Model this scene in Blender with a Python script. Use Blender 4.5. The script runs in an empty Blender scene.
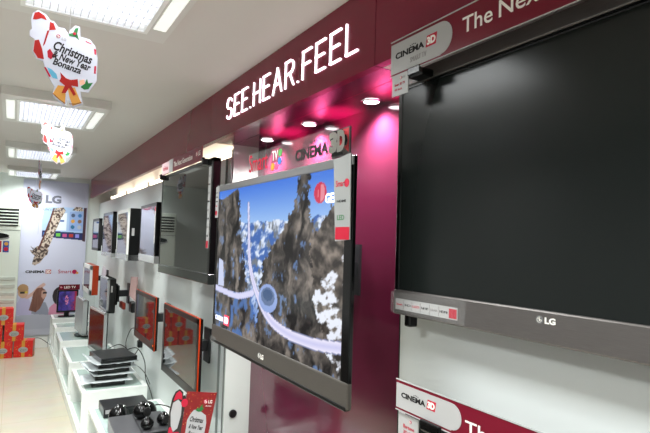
import bpy, bmesh, math, random
import numpy as np
from mathutils import Matrix, Vector
random.seed(7)
PI = math.pi
scene = bpy.context.scene
COL = scene.collection

# ------------------------------------------------------------------ basics
def lin(c):
    if isinstance(c, str):
        c = c.lstrip('#'); c = [int(c[i:i+2], 16) / 255 for i in (0, 2, 4)]
    return tuple(x / 12.92 if x <= .04045 else ((x + .055) / 1.055) ** 2.4 for x in c)

MATS = {}
def mat(name, col, rough=.5, metal=0., emit=0., ecol=None, noise=0., nscale=20., bump=0., alpha=1., trans=0.,
        coat=0., spec=.5, attr=False, ior=1.45, stretch=None):
    if name in MATS: return MATS[name]
    m = bpy.data.materials.new(name); m.use_nodes = True
    nt = m.node_tree; b = nt.nodes['Principled BSDF']
    c = lin(col)
    b.inputs['Base Color'].default_value = (*c, 1)
    b.inputs['Roughness'].default_value = rough
    b.inputs['Metallic'].default_value = metal
    b.inputs['Specular IOR Level'].default_value = spec
    b.inputs['IOR'].default_value = ior
    b.inputs['Alpha'].default_value = alpha
    b.inputs['Transmission Weight'].default_value = trans
    b.inputs['Coat Weight'].default_value = coat
    b.inputs['Coat Roughness'].default_value = .05
    if emit:
        e = lin(ecol) if ecol else c
        b.inputs['Emission Color'].default_value = (*e, 1)
        b.inputs['Emission Strength'].default_value = emit
    if attr:
        a = nt.nodes.new('ShaderNodeAttribute'); a.attribute_name = 'Col'
        nt.links.new(a.outputs['Color'], b.inputs['Base Color'])
        if emit:
            b.inputs['Base Color'].default_value = (0, 0, 0, 1)
            nt.links.remove(b.inputs['Base Color'].links[0])
            nt.links.new(a.outputs['Color'], b.inputs['Emission Color'])
    if noise or bump:
        tc = nt.nodes.new('ShaderNodeTexCoord'); mp = nt.nodes.new('ShaderNodeMapping')
        if stretch: mp.inputs['Scale'].default_value = stretch
        n = nt.nodes.new('ShaderNodeTexNoise'); n.inputs['Scale'].default_value = nscale
        n.inputs['Detail'].default_value = 4
        nt.links.new(tc.outputs['Object'], mp.inputs['Vector']); nt.links.new(mp.outputs['Vector'], n.inputs['Vector'])
        if noise and not attr:
            mx = nt.nodes.new('ShaderNodeMix'); mx.data_type = 'RGBA'
            mx.inputs[6].default_value = (*[x * (1 - noise) for x in c], 1)
            mx.inputs[7].default_value = (*[min(1, x * (1 + noise)) for x in c], 1)
            nt.links.new(n.outputs['Fac'], mx.inputs[0]); nt.links.new(mx.outputs[2], b.inputs['Base Color'])
        if bump:
            bp = nt.nodes.new('ShaderNodeBump'); bp.inputs['Strength'].default_value = bump
            bp.inputs['Distance'].default_value = .01
            nt.links.new(n.outputs['Fac'], bp.inputs['Height']); nt.links.new(bp.outputs['Normal'], b.inputs['Normal'])
    MATS[name] = m
    return m

class MB:
    """collects shapes into one mesh"""
    def __init__(s): s.v = []; s.f = []; s.sm = []
    def add(s, vs, fs, smooth=False):
        o = len(s.v); s.v += [tuple(v) for v in vs]
        s.f += [tuple(i + o for i in f) for f in fs]; s.sm += [smooth] * len(fs); return s
    def box(s, x0, x1, y0, y1, z0, z1):
        x0, x1 = sorted((x0, x1)); y0, y1 = sorted((y0, y1)); z0, z1 = sorted((z0, z1))
        vs = [(x, y, z) for z in (z0, z1) for y in (y0, y1) for x in (x0, x1)]
        return s.add(vs, [(0, 2, 3, 1), (4, 5, 7, 6), (0, 1, 5, 4), (2, 6, 7, 3), (0, 4, 6, 2), (1, 3, 7, 5)])
    def rbox(s, x0, x1, y0, y1, z0, z1, r=.005, seg=2):
        bm = bmesh.new(); bmesh.ops.create_cube(bm, size=1)
        for v in bm.verts:
            v.co = Vector(((x0 + x1) / 2 + v.co.x * abs(x1 - x0), (y0 + y1) / 2 + v.co.y * abs(y1 - y0), (z0 + z1) / 2 + v.co.z * abs(z1 - z0)))
        bmesh.ops.bevel(bm, geom=bm.edges[:], offset=r, segments=seg, affect='EDGES', profile=.5)
        bm.verts.index_update()
        s.add([v.co[:] for v in bm.verts], [[v.index for v in f.verts] for f in bm.faces]); bm.free(); return s
    def prism(s, pts, y0, y1, plane='xz'):
        """polygon (counter-clockwise seen from -y) pushed from y0 (front) to y1"""
        a = sum(p[0] * q[1] - q[0] * p[1] for p, q in zip(pts, pts[1:] + pts[:1]))
        if a < 0: pts = pts[::-1]
        n = len(pts)
        if plane == 'xz': vs = [(p[0], y0, p[1]) for p in pts] + [(p[0], y1, p[1]) for p in pts]
        else: vs = [(p[0], p[1], y1) for p in pts] + [(p[0], p[1], y0) for p in pts]
        return s.add(vs, [tuple(range(n)), tuple(range(2 * n - 1, n - 1, -1))] + [(i, i + n, (i + 1) % n + n, (i + 1) % n) for i in range(n)])
    def cyl(s, p0, p1, r0, r1=None, n=20, smooth=True):
        r1 = r0 if r1 is None else r1
        p0 = Vector(p0); p1 = Vector(p1); d = (p1 - p0).normalized()
        u = d.orthogonal().normalized(); w = d.cross(u)
        vs = []
        for p, r in ((p0, r0), (p1, r1)):
            vs += [p + (u * math.cos(2 * PI * i / n) + w * math.sin(2 * PI * i / n)) * r for i in range(n)]
        s.add(vs, [(i, (i + 1) % n, (i + 1) % n + n, i + n) for i in range(n)], smooth)
        o = len(s.v) - 2 * n
        s.f += [tuple(o + i for i in range(n - 1, -1, -1)), tuple(o + n + i for i in range(n))]; s.sm += [False, False]
        return s
    def tube(s, pts, r, n=8, smooth_path=True):
        P = [Vector(p) for p in pts]
        if smooth_path and len(P) > 2:
            Q = []
            for i in range(len(P) - 1):
                a = P[max(i - 1, 0)]; b = P[i]; c = P[i + 1]; d = P[min(i + 2, len(P) - 1)]
                for k in range(6):
                    t = k / 6
                    Q.append(.5 * ((2 * b) + (c - a) * t + (2 * a - 5 * b + 4 * c - d) * t * t + (-a + 3 * b - 3 * c + d) * t ** 3))
            Q.append(P[-1]); P = Q
        vs = []; up = Vector((.13, .21, 1)).normalized()
        for i, p in enumerate(P):
            t = (P[min(i + 1, len(P) - 1)] - P[max(i - 1, 0)]).normalized()
            u = t.cross(up)
            if u.length < 1e-3: u = t.orthogonal()
            u.normalize(); w = t.cross(u)
            vs += [p + (u * math.cos(2 * PI * k / n) + w * math.sin(2 * PI * k / n)) * r for k in range(n)]
        m = len(P)
        fs = [(j * n + k, j * n + (k + 1) % n, (j + 1) * n + (k + 1) % n, (j + 1) * n + k) for j in range(m - 1) for k in range(n)]
        fs += [tuple(range(n - 1, -1, -1)), tuple((m - 1) * n + k for k in range(n))]
        return s.add(vs, fs, True)
    def ellipsoid(s, c, r, nu=20, nv=12, fn=None):
        vs = [];
        for j in range(nv + 1):
            th = PI * j / nv
            for i in range(nu):
                ph = 2 * PI * i / nu
                d = Vector((math.sin(th) * math.cos(ph), math.sin(th) * math.sin(ph), math.cos(th)))
                k = fn(d) if fn else 1
                vs.append((c[0] + d.x * r[0] * k, c[1] + d.y * r[1] * k, c[2] + d.z * r[2]))
        fs = [(j * nu + i, (j + 1) * nu + i, (j + 1) * nu + (i + 1) % nu, j * nu + (i + 1) % nu) for j in range(nv) for i in range(nu)]
        return s.add(vs, fs, True)
    def xf(s, M):
        s.v = [tuple(M @ Vector(v)) for v in s.v]; return s
    def build(s, name, m, parent=None, loc=None, rot=None):
        me = bpy.data.meshes.new(name); me.from_pydata(s.v, [], s.f)
        me.polygons.foreach_set('use_smooth', s.sm); me.materials.append(m); me.update()
        o = bpy.data.objects.new(name, me); COL.objects.link(o)
        if parent: o.parent = parent
        if loc: o.location = loc
        if rot: o.rotation_euler = rot
        return o

def tag(o, label=None, cat=None, group=None, kind=None):
    for k, v in (('label', label), ('category', cat), ('group', group), ('kind', kind)):
        if v: o[k] = v
    return o
def empty(name, loc, label, cat, rz=0, group=None, rx=0):
    o = bpy.data.objects.new(name, None); COL.objects.link(o); o.location = loc
    o.rotation_euler = (rx, 0, rz); o.empty_display_size = .05
    return tag(o, label, cat, group)
def struct(name, mb, m): return tag(mb.build(name, m), kind='structure')
def copy_tree(o, parent=None):
    c = o.copy(); COL.objects.link(c)
    if parent: c.parent = parent
    for ch in list(o.children): copy_tree(ch, c)
    return c
WALLROT = -PI / 2          # local +x -> world -Y, local -y (front) -> world -X

# ------------------------------------------------------------------ lettering
_font = {}
def glyphs(s, bold=0., shear=0.):
    key = (s, bold, shear)
    if key in _font: return _font[key]
    cu = bpy.data.curves.new('t', 'FONT'); cu.body = s; cu.size = 1; cu.offset = bold; cu.shear = shear
    cu.resolution_u = 3
    ob = bpy.data.objects.new('t', cu); COL.objects.link(ob)
    dg = bpy.context.evaluated_depsgraph_get(); dg.update()
    me = ob.evaluated_get(dg).to_mesh()
    vs = [v.co.copy() for v in me.vertices]; fs = [tuple(p.vertices) for p in me.polygons]
    ob.evaluated_get(dg).to_mesh_clear(); bpy.data.objects.remove(ob); bpy.data.curves.remove(cu)
    x0 = min(v.x for v in vs); x1 = max(v.x for v in vs); y0 = min(v.y for v in vs); y1 = max(v.y for v in vs)
    vs = [((v.x - x0) / (x1 - x0), (v.y - y0) / (y1 - y0)) for v in vs]
    _font[key] = (vs, fs, (x1 - x0) / (y1 - y0)); return _font[key]
def text_mb(s, x, z, w, h, y, th=.0008, bold=0., rot=0., shear=0., mb=None):
    """lettering in box (x, z, w, h), facing -y"""
    vs, fs, asp = glyphs(s, bold, shear)
    if w is None: w = h * asp
    ca, sa = math.cos(rot), math.sin(rot); mb = mb or MB()
    P = [(x + a * w * ca - b * h * sa, z + a * w * sa + b * h * ca) for a, b in vs]
    n = len(P)
    F = [tuple(f) for f in fs]
    edges = {}
    for f in F:
        for i in range(len(f)):
            e = (f[i], f[(i + 1) % len(f)]); edges[e] = 1
    side = [(b, a, a + n, b + n) for (a, b) in edges if (b, a) not in edges]
    mb.add([(p[0], y, p[1]) for p in P] + [(p[0], y + th, p[1]) for p in P], F + side)
    return mb
def text(parent, name, s, x, z, w, h, y, m, **k): return text_mb(s, x, z, w, h, y, **k).build(name, m, parent)

def words(parent, name, s, x, z, w, h, y, m, **k):

    L_ = [len(q) for q in s.split()]; tot = sum(L_) + .6 * (len(L_) - 1); u = w / tot
    for q, n in zip(s.split(), L_): text(parent, name, q, x, z, n * u, h, y, m, **k); x += (n + .6) * u
def disc(mb, cx, cz, r, y0, y1, n=28, a0=0, a1=2 * PI, rz=None):
    rz = rz or r
    return mb.prism([(cx + r * math.cos(a0 + (a1 - a0) * i / n), cz + rz * math.sin(a0 + (a1 - a0) * i / n)) for i in range(n)], y0, y1)
def rrect(x0, x1, z0, z1, r, n=5):
    P = []
    for cx, cz, a in ((x1 - r, z0 + r, -PI / 2), (x1 - r, z1 - r, 0), (x0 + r, z1 - r, PI / 2), (x0 + r, z0 + r, PI)):
        for i in range(n + 1):
            t = a + PI / 2 * i / n; P.append((cx + r * math.cos(t), cz + r * math.sin(t)))
    return P

# ------------------------------------------------------------------ painted grids (printed posters and TV pictures)
def paint(parent, name, x0, z0, w, h, y, nx, nz, fn, m):
    us = np.linspace(0, 1, nx + 1); vsn = np.linspace(0, 1, nz + 1)
    U, V = np.meshgrid(us, vsn)
    rgb = np.clip(fn(U, V), 0, 1)
    l = np.where(rgb <= .04045, rgb / 12.92, ((rgb + .055) / 1.055) ** 2.4)
    verts = np.stack([x0 + U * w, np.full_like(U, y), z0 + (1 - V) * h], -1).reshape(-1, 3)
    idx = np.arange((nx + 1) * (nz + 1)).reshape(nz + 1, nx + 1)
    faces = np.stack([idx[1:, :-1], idx[1:, 1:], idx[:-1, 1:], idx[:-1, :-1]], -1).reshape(-1, 4)
    me = bpy.data.meshes.new(name); me.from_pydata(verts.tolist(), [], faces.tolist())
    a = me.color_attributes.new('Col', 'FLOAT_COLOR', 'POINT')
    c = np.concatenate([l.reshape(-1, 3), np.ones((l.size // 3, 1))], 1).astype(np.float32)
    a.data.foreach_set('color', c.ravel()); me.materials.append(m); me.update()
    o = bpy.data.objects.new(name, me); COL.objects.link(o); o.parent = parent; return o
_rng = np.random.RandomState(5)
_lat = _rng.rand(256, 256)
def vnoise(x, y):
    xi = np.floor(x).astype(int); yi = np.floor(y).astype(int); fx = x - xi; fy = y - yi
    fx = fx * fx * (3 - 2 * fx); fy = fy * fy * (3 - 2 * fy)
    g = lambda i, j: _lat[(yi + j) % 256, (xi + i) % 256]
    return (g(0, 0) * (1 - fx) + g(1, 0) * fx) * (1 - fy) + (g(0, 1) * (1 - fx) + g(1, 1) * fx) * fy
def fbm(x, y, o=4):
    s = 0; a = .5; t = 0
    for k in range(o): s = s + a * vnoise(x * 2 ** k + 17 * k, y * 2 ** k + 31 * k); t += a; a *= .55
    return s / t
def inpoly(U, V, P):
    r = np.zeros(U.shape, bool); n = len(P)
    for i in range(n):
        x1, y1 = P[i]; x2, y2 = P[(i + 1) % n]
        if y1 == y2: continue
        c = ((y1 > V) != (y2 > V)) & (U < (x2 - x1) * (V - y1) / (y2 - y1) + x1)
        r ^= c
    return r
def ell(U, V, cx, cy, rx, ry): return ((U - cx) / rx) ** 2 + ((V - cy) / ry) ** 2 < 1
def dist_path(U, V, P, asp=1.):
    d = np.full(U.shape, 9.)
    for (x1, y1), (x2, y2) in zip(P, P[1:]):
        dx, dy = (x2 - x1), (y2 - y1) * asp; L = dx * dx + dy * dy + 1e-9
        t = np.clip(((U - x1) * dx + (V - y1) * asp * dy) / L, 0, 1)
        d = np.minimum(d, np.hypot(U - x1 - t * dx, (V - y1) * asp - t * dy))
    return d
def spline(P, k=8):
    Q = []
    for i in range(len(P) - 1):
        a = P[max(i - 1, 0)]; b = P[i]; c = P[i + 1]; d = P[min(i + 2, len(P) - 1)]
        for j in range(k):
            t = j / k
            Q.append(tuple(.5 * (2 * b[n] + (c[n] - a[n]) * t + (2 * a[n] - 5 * b[n] + 4 * c[n] - d[n]) * t * t + (3 * b[n] - a[n] - 3 * c[n] + d[n]) * t ** 3) for n in (0, 1)))
    return Q + [P[-1]]
def setc(img, mask, c):
    if isinstance(c, str): c = [int(c[i:i + 2], 16) / 255 for i in (1, 3, 5)]
    img[mask] = c if np.ndim(c) == 1 else c[mask]
def col(s): return np.array([int(s[i:i + 2], 16) / 255 for i in (1, 3, 5)])
def mixc(a, b, t): return a * (1 - t[..., None]) + b * t[..., None]

# ------------------------------------------------------------------ materials
WHITE = mat('white_wall_paint', '#dbe1df', .35, noise=.02, nscale=3, spec=.4)
CEIL = mat('ceiling_paint', '#d2cfca', .8, noise=.03, nscale=2)
FLOOR = None
BURG = mat('burgundy_lacquer', '#7c1a34', .2, noise=.05, nscale=4, spec=.35)
BURGP = mat('burgundy_glass_panel', '#64203a', .13, spec=.8, ior=1.5)
GLOSSW = mat('gloss_white_panel', '#ccd6cf', .08, spec=.6)
GROOVE = mat('dark_groove', '#240d14', .6)
BLACK = mat('black_plastic', '#0b0c0d', .28)
BLACKG = mat('gloss_black', '#050606', .2)
DGREY = mat('dark_grey_plastic', '#2b2c2e', .4)
BRUSH = mat('brushed_titanium_trim', '#6b6765', .35, metal=.6, noise=.25, nscale=30, stretch=(1, 1, 30))
BRUSHL = mat('brushed_bronze_trim', '#5f5b56', .35, metal=.5, noise=.2, nscale=30, stretch=(1, 1, 30))
GREYM = mat('grey_metal_bezel', '#8a8b8c', .3, metal=.6)
SILVER = mat('silver_plastic', '#b9bcbc', .25, metal=.5)
ORANGE = mat('orange_gloss_plastic', '#a8360f', .35)
WPLAS = mat('white_plastic', '#e6e8e4', .35)
SCREEN = mat('off_screen_glass', '#191d1c', .2, spec=.3)
SCREENG = mat('glossy_off_screen', '#191c1c', .03, spec=1., ior=1.55)
PAPER = mat('white_paper', '#adadad', .6)
PAPERP = mat('pinkish_print', '#e6c9cf', .6)
RED = mat('red_print', '#b0142f', .4)
REDT = mat('red_lettering', '#b81234', .7)
CRIM = mat('crimson_sign_print', '#6e0d24', .4, spec=.3)
BTXT = mat('black_lettering', '#141212', .8)
GTXT = mat('grey_lettering', '#8f8b8b', .5)
WTXT = mat('white_lettering', '#f4f1ea', .4)
MAG = mat('magenta_logo', '#b80f4c', .35)
GOLD = mat('gold_print', '#d69a3c', .45)
GREEN = mat('green_print', '#1f6f34', .5)
CLEAR = mat('clear_acrylic', '#ffffff', .02, alpha=.03, spec=.15)
FILM = mat('crinkled_clear_film', '#f4f6f6', .12, alpha=.07, spec=.8, bump=1.0, nscale=60)
GLASST = mat('pale_green_glass', '#b9cdc5', .05, spec=.6, alpha=.8)
LED = mat('lit_white_lens', '#ffffff', .4, emit=14., ecol='#fff4fa')
SIGNL = mat('lit_letters', '#fff2fb', .4, emit=1.6, ecol='#ffeefa')
TUBE = mat('fluorescent_tube', '#ffffff', .4, emit=4.5, ecol='#fff0d2')
LAMPC = mat('lit_fixture_diffuser', '#ffffff', .4, emit=3.6, ecol='#f4f6ff')
LENS2 = mat('frosted_end_lens', '#e8ece8', .4, emit=.55, ecol='#f0f4ee')
PICT = mat('screen_picture', '#000000', .12, emit=1.0, attr=True, spec=.5)
PRINT = mat('printed_poster', '#ffffff', .55, attr=True)
CHROME = mat('chrome', '#d8d8d8', .12, metal=1.)
CABLE = mat('black_cable', '#111111', .4)

def translucent(m):
    nt = m.node_tree; b = nt.nodes['Principled BSDF']; out = nt.nodes['Material Output']
    t = nt.nodes.new('ShaderNodeBsdfTranslucent'); t.inputs['Color'].default_value = (.62, .62, .66, 1)
    mx = nt.nodes.new('ShaderNodeMixShader'); mx.inputs[0].default_value = .45
    nt.links.new(b.outputs[0], mx.inputs[1]); nt.links.new(t.outputs[0], mx.inputs[2]); nt.links.new(mx.outputs[0], out.inputs[0])
translucent(mat('bright_card', '#b4b6c2', .5))
def floor_mat():
    m = bpy.data.materials.new('cream_floor_tile'); m.use_nodes = True; nt = m.node_tree; b = nt.nodes['Principled BSDF']
    tc = nt.nodes.new('ShaderNodeTexCoord'); br = nt.nodes.new('ShaderNodeTexBrick')
    br.offset = 0; br.inputs['Scale'].default_value = 1
    br.inputs['Brick Width'].default_value = .6; br.inputs['Row Height'].default_value = .6
    br.inputs['Mortar Size'].default_value = .0015
    br.inputs['Color1'].default_value = (*lin('#cfc6b2'), 1); br.inputs['Color2'].default_value = (*lin('#d2cab7'), 1)
    br.inputs['Mortar'].default_value = (*lin('#b9ad98'), 1)
    n = nt.nodes.new('ShaderNodeTexNoise'); n.inputs['Scale'].default_value = 5; n.inputs['Detail'].default_value = 5
    mx = nt.nodes.new('ShaderNodeMix'); mx.data_type = 'RGBA'; mx.blend_type = 'MULTIPLY'; mx.inputs[0].default_value = .2
    nt.links.new(tc.outputs['Object'], br.inputs['Vector']); nt.links.new(tc.outputs['Object'], n.inputs['Vector'])
    nt.links.new(br.outputs['Color'], mx.inputs[6]); nt.links.new(n.outputs['Color'], mx.inputs[7])
    nt.links.new(mx.outputs[2], b.inputs['Base Color']); b.inputs['Roughness'].default_value = .18
    return m
FLOOR = floor_mat()

# ------------------------------------------------------------------ the room
ZC = 2.3; YF = 7.84; YB = -1.6; XL = -1.35
struct('floor', MB().box(XL, 1.2, YB, YF, -.05, 0), FLOOR)
struct('ceiling', MB().box(XL, 1.2, YB, YF, ZC, ZC + .05), CEIL)
struct('wall_far', MB().box(XL, 1.2, YF, YF + .05, 0, ZC), WHITE)
struct('wall_left', MB().box(XL - .05, XL, YB, YF, 0, ZC), mat('grey_side_wall', '#8f8c8c', .5, noise=.05, nscale=3))
struct('wall_back', MB().box(XL, 1.2, YB - .05, YB, 0, ZC), mat('grey_wall', '#77797a', .6, noise=.05, nscale=3))
struct('wall_right', MB().box(1.03, 1.2, 2.7, YF, 0, 1.965), WHITE)           # display wall with the light ledge on its top
struct('wall_right', MB().box(1.16, 1.2, 2.7, YF, 1.965, ZC), WHITE); struct('wall_right', MB().box(1.03, 1.2, YB, 1.225, 0, 2.037), WHITE); struct('wall_right', MB().box(1.19, 1.2, 1.225, 2.7, 0, ZC), WHITE)
struct('baseboard_far', MB().box(-.5, .47, YF - .015, YF, 0, .14), mat('baseboard_paint', '#e9ebe6', .4))
# niche lining
struct('trim_1', MB().box(1.18, 1.19, 1.225, 2.7, 0, 2.037), BURGP)
struct('trim_2', MB().box(1.03, 1.18, 2.69, 2.7, .0, 2.037), GLOSSW)
struct('trim_3', MB().box(.93, 1.027, 1.217, 2.7, 2.037, 2.05).box(1.031, 1.19, 1.225, 2.7, 2.037, 2.05), BURGP)
struct('trim_4', MB().box(1.031, 1.18, 1.225, 1.232, 0, 2.037), mat('dark_panel_edge', '#151a19', .3))
struct('trim_5', MB().box(.93, 1.03, YB, 1.215, 2.037, 2.05), mat('white_soffit', '#e8dcdc', .4))
struct('trim_6', MB().box(1.022, 1.03, 2.7, 2.703, 0, 1.965).box(1.018, 1.03, 2.775, 2.781, 0, 1.965), mat('aluminium_joint', '#8d9290', .3, metal=.7))
# fascia panels and the dark joints between them
for i, (a, b) in enumerate(((2.703, YF), (1.218, 2.699), (YB, 1.214))):
    struct('trim_%d' % (7 + i), MB().box(.9, .93, a, b, 2.037, ZC - .001), BURG)
struct('trim_10', MB().box(.903, .93, 2.699, 2.703, 2.04, ZC).box(.903, .93, 1.214, 1.218, 2.04, ZC), GROOVE)
# niche front above the ledge line at the far end
struct('trim_11', MB().box(.93, 1.16, 2.7, 2.72, 2.037, ZC), mat('cream_cove_end', '#e9dfc8', .4))
# plinth under the display tables
tag(MB().rbox(.473, 1.015, 2.71, YF - .02, 0, .085, .004).build('plinth', mat('white_plinth', '#dde6e0', .12)),
    'long low white plinth running along the wall under the display tables', 'plinth')
# opposite counter
t = empty('display_counter', (-.94, 3., 0), 'long dark display counter opposite the television wall', 'counter')
MB().box(-.38, .38, -4.2, 2.6, .06, .88).build('body', mat('dark_counter_body', '#34262a', .4), t)
MB().rbox(-.395, .395, -4.22, 2.62, .88, .92, .004).build('worktop', mat('grey_counter_top', '#8f9290', .2), t)
MB().box(-.36, .36, -4.15, 2.55, 0, .06).build('kick_base', BLACK, t)

# ------------------------------------------------------------------ ceiling fixtures
def fixture():
    r = empty('ceiling_light', (.18, 0, ZC), 'x', 'ceiling light', group='louvred light fixtures along the ceiling')
    f = MB(); W, D, H = .275, .385, .05
    m = mat('fixture_housing_paint', '#d5d5d0', .4)
    a, b = .185, .30            # opening half sizes
    f.box(-W, -a, -D, D, -H, 0); f.box(a, W, -D, D, -H, 0)
    f.box(-a, a, -D, -b, -H, 0); f.box(-a, a, b, D, -H, 0)
    f.build('housing', m, r)
    MB().box(-a, a, -b, b, -.006, -.002).build('diffuser', LAMPC, r)
    l = MB(); n = 16
    for i in range(1, n):
        x = -a + 2 * a * i / n; l.box(x - .001, x + .001, -b, b, -H - .002, -.022)
    for j in range(1, 11):
        y = -b + 2 * b * j / 11; l.box(-a, a, y - .001, y + .001, -H - .001, -.02)
    l.build('louver', mat('louver_aluminium', '#e4e6ea', .25, metal=.4), r)
    tr = MB(); tr.box(-a - .014, a + .014, -b - .014, -b, -H - .006, -H); tr.box(-a - .014, a + .014, b, b + .014, -H - .006, -H)
    tr.box(-a - .014, -a, -b, b, -H - .006, -H); tr.box(a, a + .014, -b, b, -H - .006, -H)
    tr.build('trim_frame', mat('fixture_trim', '#f0f1ee', .3), r)
    for s in (-1, 1):
        MB().rbox(s * .232 - .022, s * .232 + .022, -.26, .26, -H - .003, -H + .003, .002).build('end_lens', LENS2, r)
    return r
fx0 = fixture()
FXY = [(1.60, 'nearest louvred fluorescent light on the ceiling, cut off by the top of the photo'),
       (3.60, 'second louvred fluorescent light on the ceiling, above the second hanging card'),
       (5.52, 'third louvred fluorescent light, smaller, seen above the edge-on hanging card'),
       (7.35, 'farthest louvred fluorescent light, right above the grey banner on the far wall'),
       (-.6, 'added louvred fluorescent light behind the viewer')]  # last one is an unseen extra fixture, added to light the near wall
for i, (y, lb) in enumerate(FXY):
    o = fx0 if i == 0 else copy_tree(fx0)
    o.location = (.18, y, ZC); o['label'] = lb
    L = bpy.data.lights.new('fixture_glow', 'AREA'); L.shape = 'RECTANGLE'; L.size = .34; L.size_y = .56; L.energy = [21, 25, 14, 12, 50][i]
    L.color = (.97, 1, .985); L.spread = math.radians(150)
    lo = bpy.data.objects.new('fixture_glow', L); COL.objects.link(lo); lo.location = (.18, y, ZC - .06); lo.visible_glossy = True

# invented second row of fixtures, added to brighten the display wall
for i, y in enumerate((.6, 2.6, 4.6)):
    o = copy_tree(fx0); o.location = (-.85, y, ZC); o['label'] = 'added louvred ceiling light over the opposite counter, %s' % ['nearest one', 'middle one', 'farthest one'][i]
    L = bpy.data.lights.new('fixture_glow', 'AREA'); L.shape = 'RECTANGLE'; L.size = .34; L.size_y = .56; L.energy = [25, 21, 18][i]
    L.color = (.97, 1, .985); L.spread = math.radians(150)
    lo = bpy.data.objects.new('fixture_glow', L); COL.objects.link(lo); lo.location = (-.85, y, ZC - .06)

# cove light: tubes on the ledge behind the fascia
for i in range(4):
    y0 = 2.85 + i * 1.12
    r = empty('tube_light', (1.1, y0 + .53, 1.965), ['cove tube light behind the fascia, nearest to the lit sign', 'cove tube light behind the fascia above the large grey television', 'cove tube light behind the fascia above the small grey monitor', 'cove tube light behind the fascia, farthest one'][i],
              'tube light', group='tubes in the light cove')
    MB().box(-.02, .02, -.53, .53, 0, .03).build('batten', WPLAS, r)
    MB().cyl((0, -.52, .055), (0, .52, .055), .014, n=14).build('tube', TUBE, r)
    MB().box(-.016, .016, -.53, -.515, .03, .075).build('end_cap', WPLAS, r); MB().box(-.016, .016, .515, .53, .03, .075).build('end_cap', WPLAS, r)
    L = bpy.data.lights.new('cove_glow', 'AREA'); L.shape = 'RECTANGLE'; L.size = .08; L.size_y = 1.; L.energy = 1.4; L.color = (1, .88, .66)
    lo = bpy.data.objects.new('cove_glow', L); COL.objects.link(lo); lo.location = (1.1, y0 + .53, 2.05); lo.rotation_euler = (PI, 0, 0)

# niche downlights
for i, y in enumerate((2.445, 1.997, 1.528)):
    r = empty('downlight', (1.12, y, 2.037), ['round recessed downlight nearest the far end of the burgundy niche', 'middle round downlight of the burgundy niche', 'round recessed downlight nearest the dark television, in the niche soffit'][i], 'downlight', group='niche downlights')
    k = MB(); n = 28
    for j in range(n):
        a0 = 2 * PI * j / n; a1 = 2 * PI * (j + 1) / n
        ring = lambda a, rr, z: (rr * math.cos(a), rr * math.sin(a), z)
        b = len(k.v)
        k.add([ring(a0, .040, -.001), ring(a1, .040, -.001), ring(a1, .034, -.006), ring(a0, .034, -.006), ring(a1, .028, -.002), ring(a0, .028, -.002)], [(0, 3, 2, 1), (3, 5, 4, 2)], True)
    k.build('ring', CHROME, r)
    MB().cyl((0, 0, -.003), (0, 0, -.0005), .029, n=28).build('lens', LED, r)
    L = bpy.data.lights.new('downlight_beam', 'SPOT'); L.energy = 45; L.spot_size = math.radians(140); L.spot_blend = 1; L.shadow_soft_size = .02
    L.color = (1, .93, .97)
    lo = bpy.data.objects.new('downlight_beam', L); COL.objects.link(lo); lo.location = (1.12, y, 2.025)
    # added pink spots standing in for the magenta glow on wall and soffit
for y in (2.22, 1.76, 1.34):
    L = bpy.data.lights.new('added_pink_fill', 'SPOT'); L.energy = 16; L.spot_size = math.radians(70); L.spot_blend = 1; L.shadow_soft_size = .02
    L.color = (1, .05, .38)
    lo = bpy.data.objects.new('added_pink_fill', L); COL.objects.link(lo); lo.location = (1.08, y, 1.80)
    lo.rotation_euler = (PI, math.radians(8), 0)

# ------------------------------------------------------------------ lit lettering on the fascia
def stroke(mb, pts, r, y0, y1):
    for (a, b) in zip(pts, pts[1:]):
        dx, dz = b[0] - a[0], b[1] - a[1]; L = math.hypot(dx, dz); 
        if L < 1e-6: continue
        t = math.atan2(dz, dx); P = []
        for i in range(9): q = t + PI / 2 + PI * i / 8; P.append((a[0] + r * math.cos(q), a[1] + r * math.sin(q)))
        for i in range(9): q = t - PI / 2 + PI * i / 8; P.append((b[0] + r * math.cos(q), b[1] + r * math.sin(q)))
        mb.prism(P, y0, y1)
def arc(cx, cz, rx, rz, a0, a1, n=10): return [(cx + rx * math.cos(math.radians(a0 + (a1 - a0) * i / n)), cz + rz * math.sin(math.radians(a0 + (a1 - a0) * i / n))) for i in range(n + 1)]
GL = {'E': [[(.55, 0), (0, 0), (0, 1), (.55, 1)], [(0, .52), (.48, .52)]],
      'F': [[(0, 0), (0, 1), (.55, 1)], [(0, .52), (.48, .52)]],
      'L': [[(0, 1), (0, 0), (.55, 0)]],
      'H': [[(0, 0), (0, 1)], [(.6, 0), (.6, 1)], [(0, .5), (.6, .5)]],
      'A': [[(0, 0), (.34, 1), (.68, 0)], [(.13, .35), (.55, .35)]],
      'R': [[(0, 0), (0, 1), (.32, 1)] + arc(.32, .75, .26, .25, 90, -90) + [(0, .5)], [(.3, .5), (.6, 0)]],
      'S': [arc(.29, .74, .27, .26, 20, 235) + arc(.29, .26, .29, .26, 55, -160)],
      '.': [[(0, .0), (.03, .0)]]}
WD = {'E': .55, 'F': .55, 'L': .55, 'H': .6, 'A': .68, 'R': .6, 'S': .58, '.': .03}
sg = empty('lit_lettering', (.9, 2.46, 2.06), 'white lit letters SEE.HEAR.FEEL on the burgundy fascia', 'sign', WALLROT)
S_ = 'SEE.HEAR.FEEL'; Hh = .103
gap = .3; tot = sum(WD[c] for c in S_) + gap * (len(S_) - 1)
kx = 1.155 / tot; x = .0
for c in S_:
    m_ = MB()
    for st in GL[c]: stroke(m_, [(x + p[0] * kx, .053 + p[1] * Hh) for p in st], .0039, -.006, 0)
    m_.build('letter', SIGNL, sg); x += (WD[c] + gap) * kx

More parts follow.
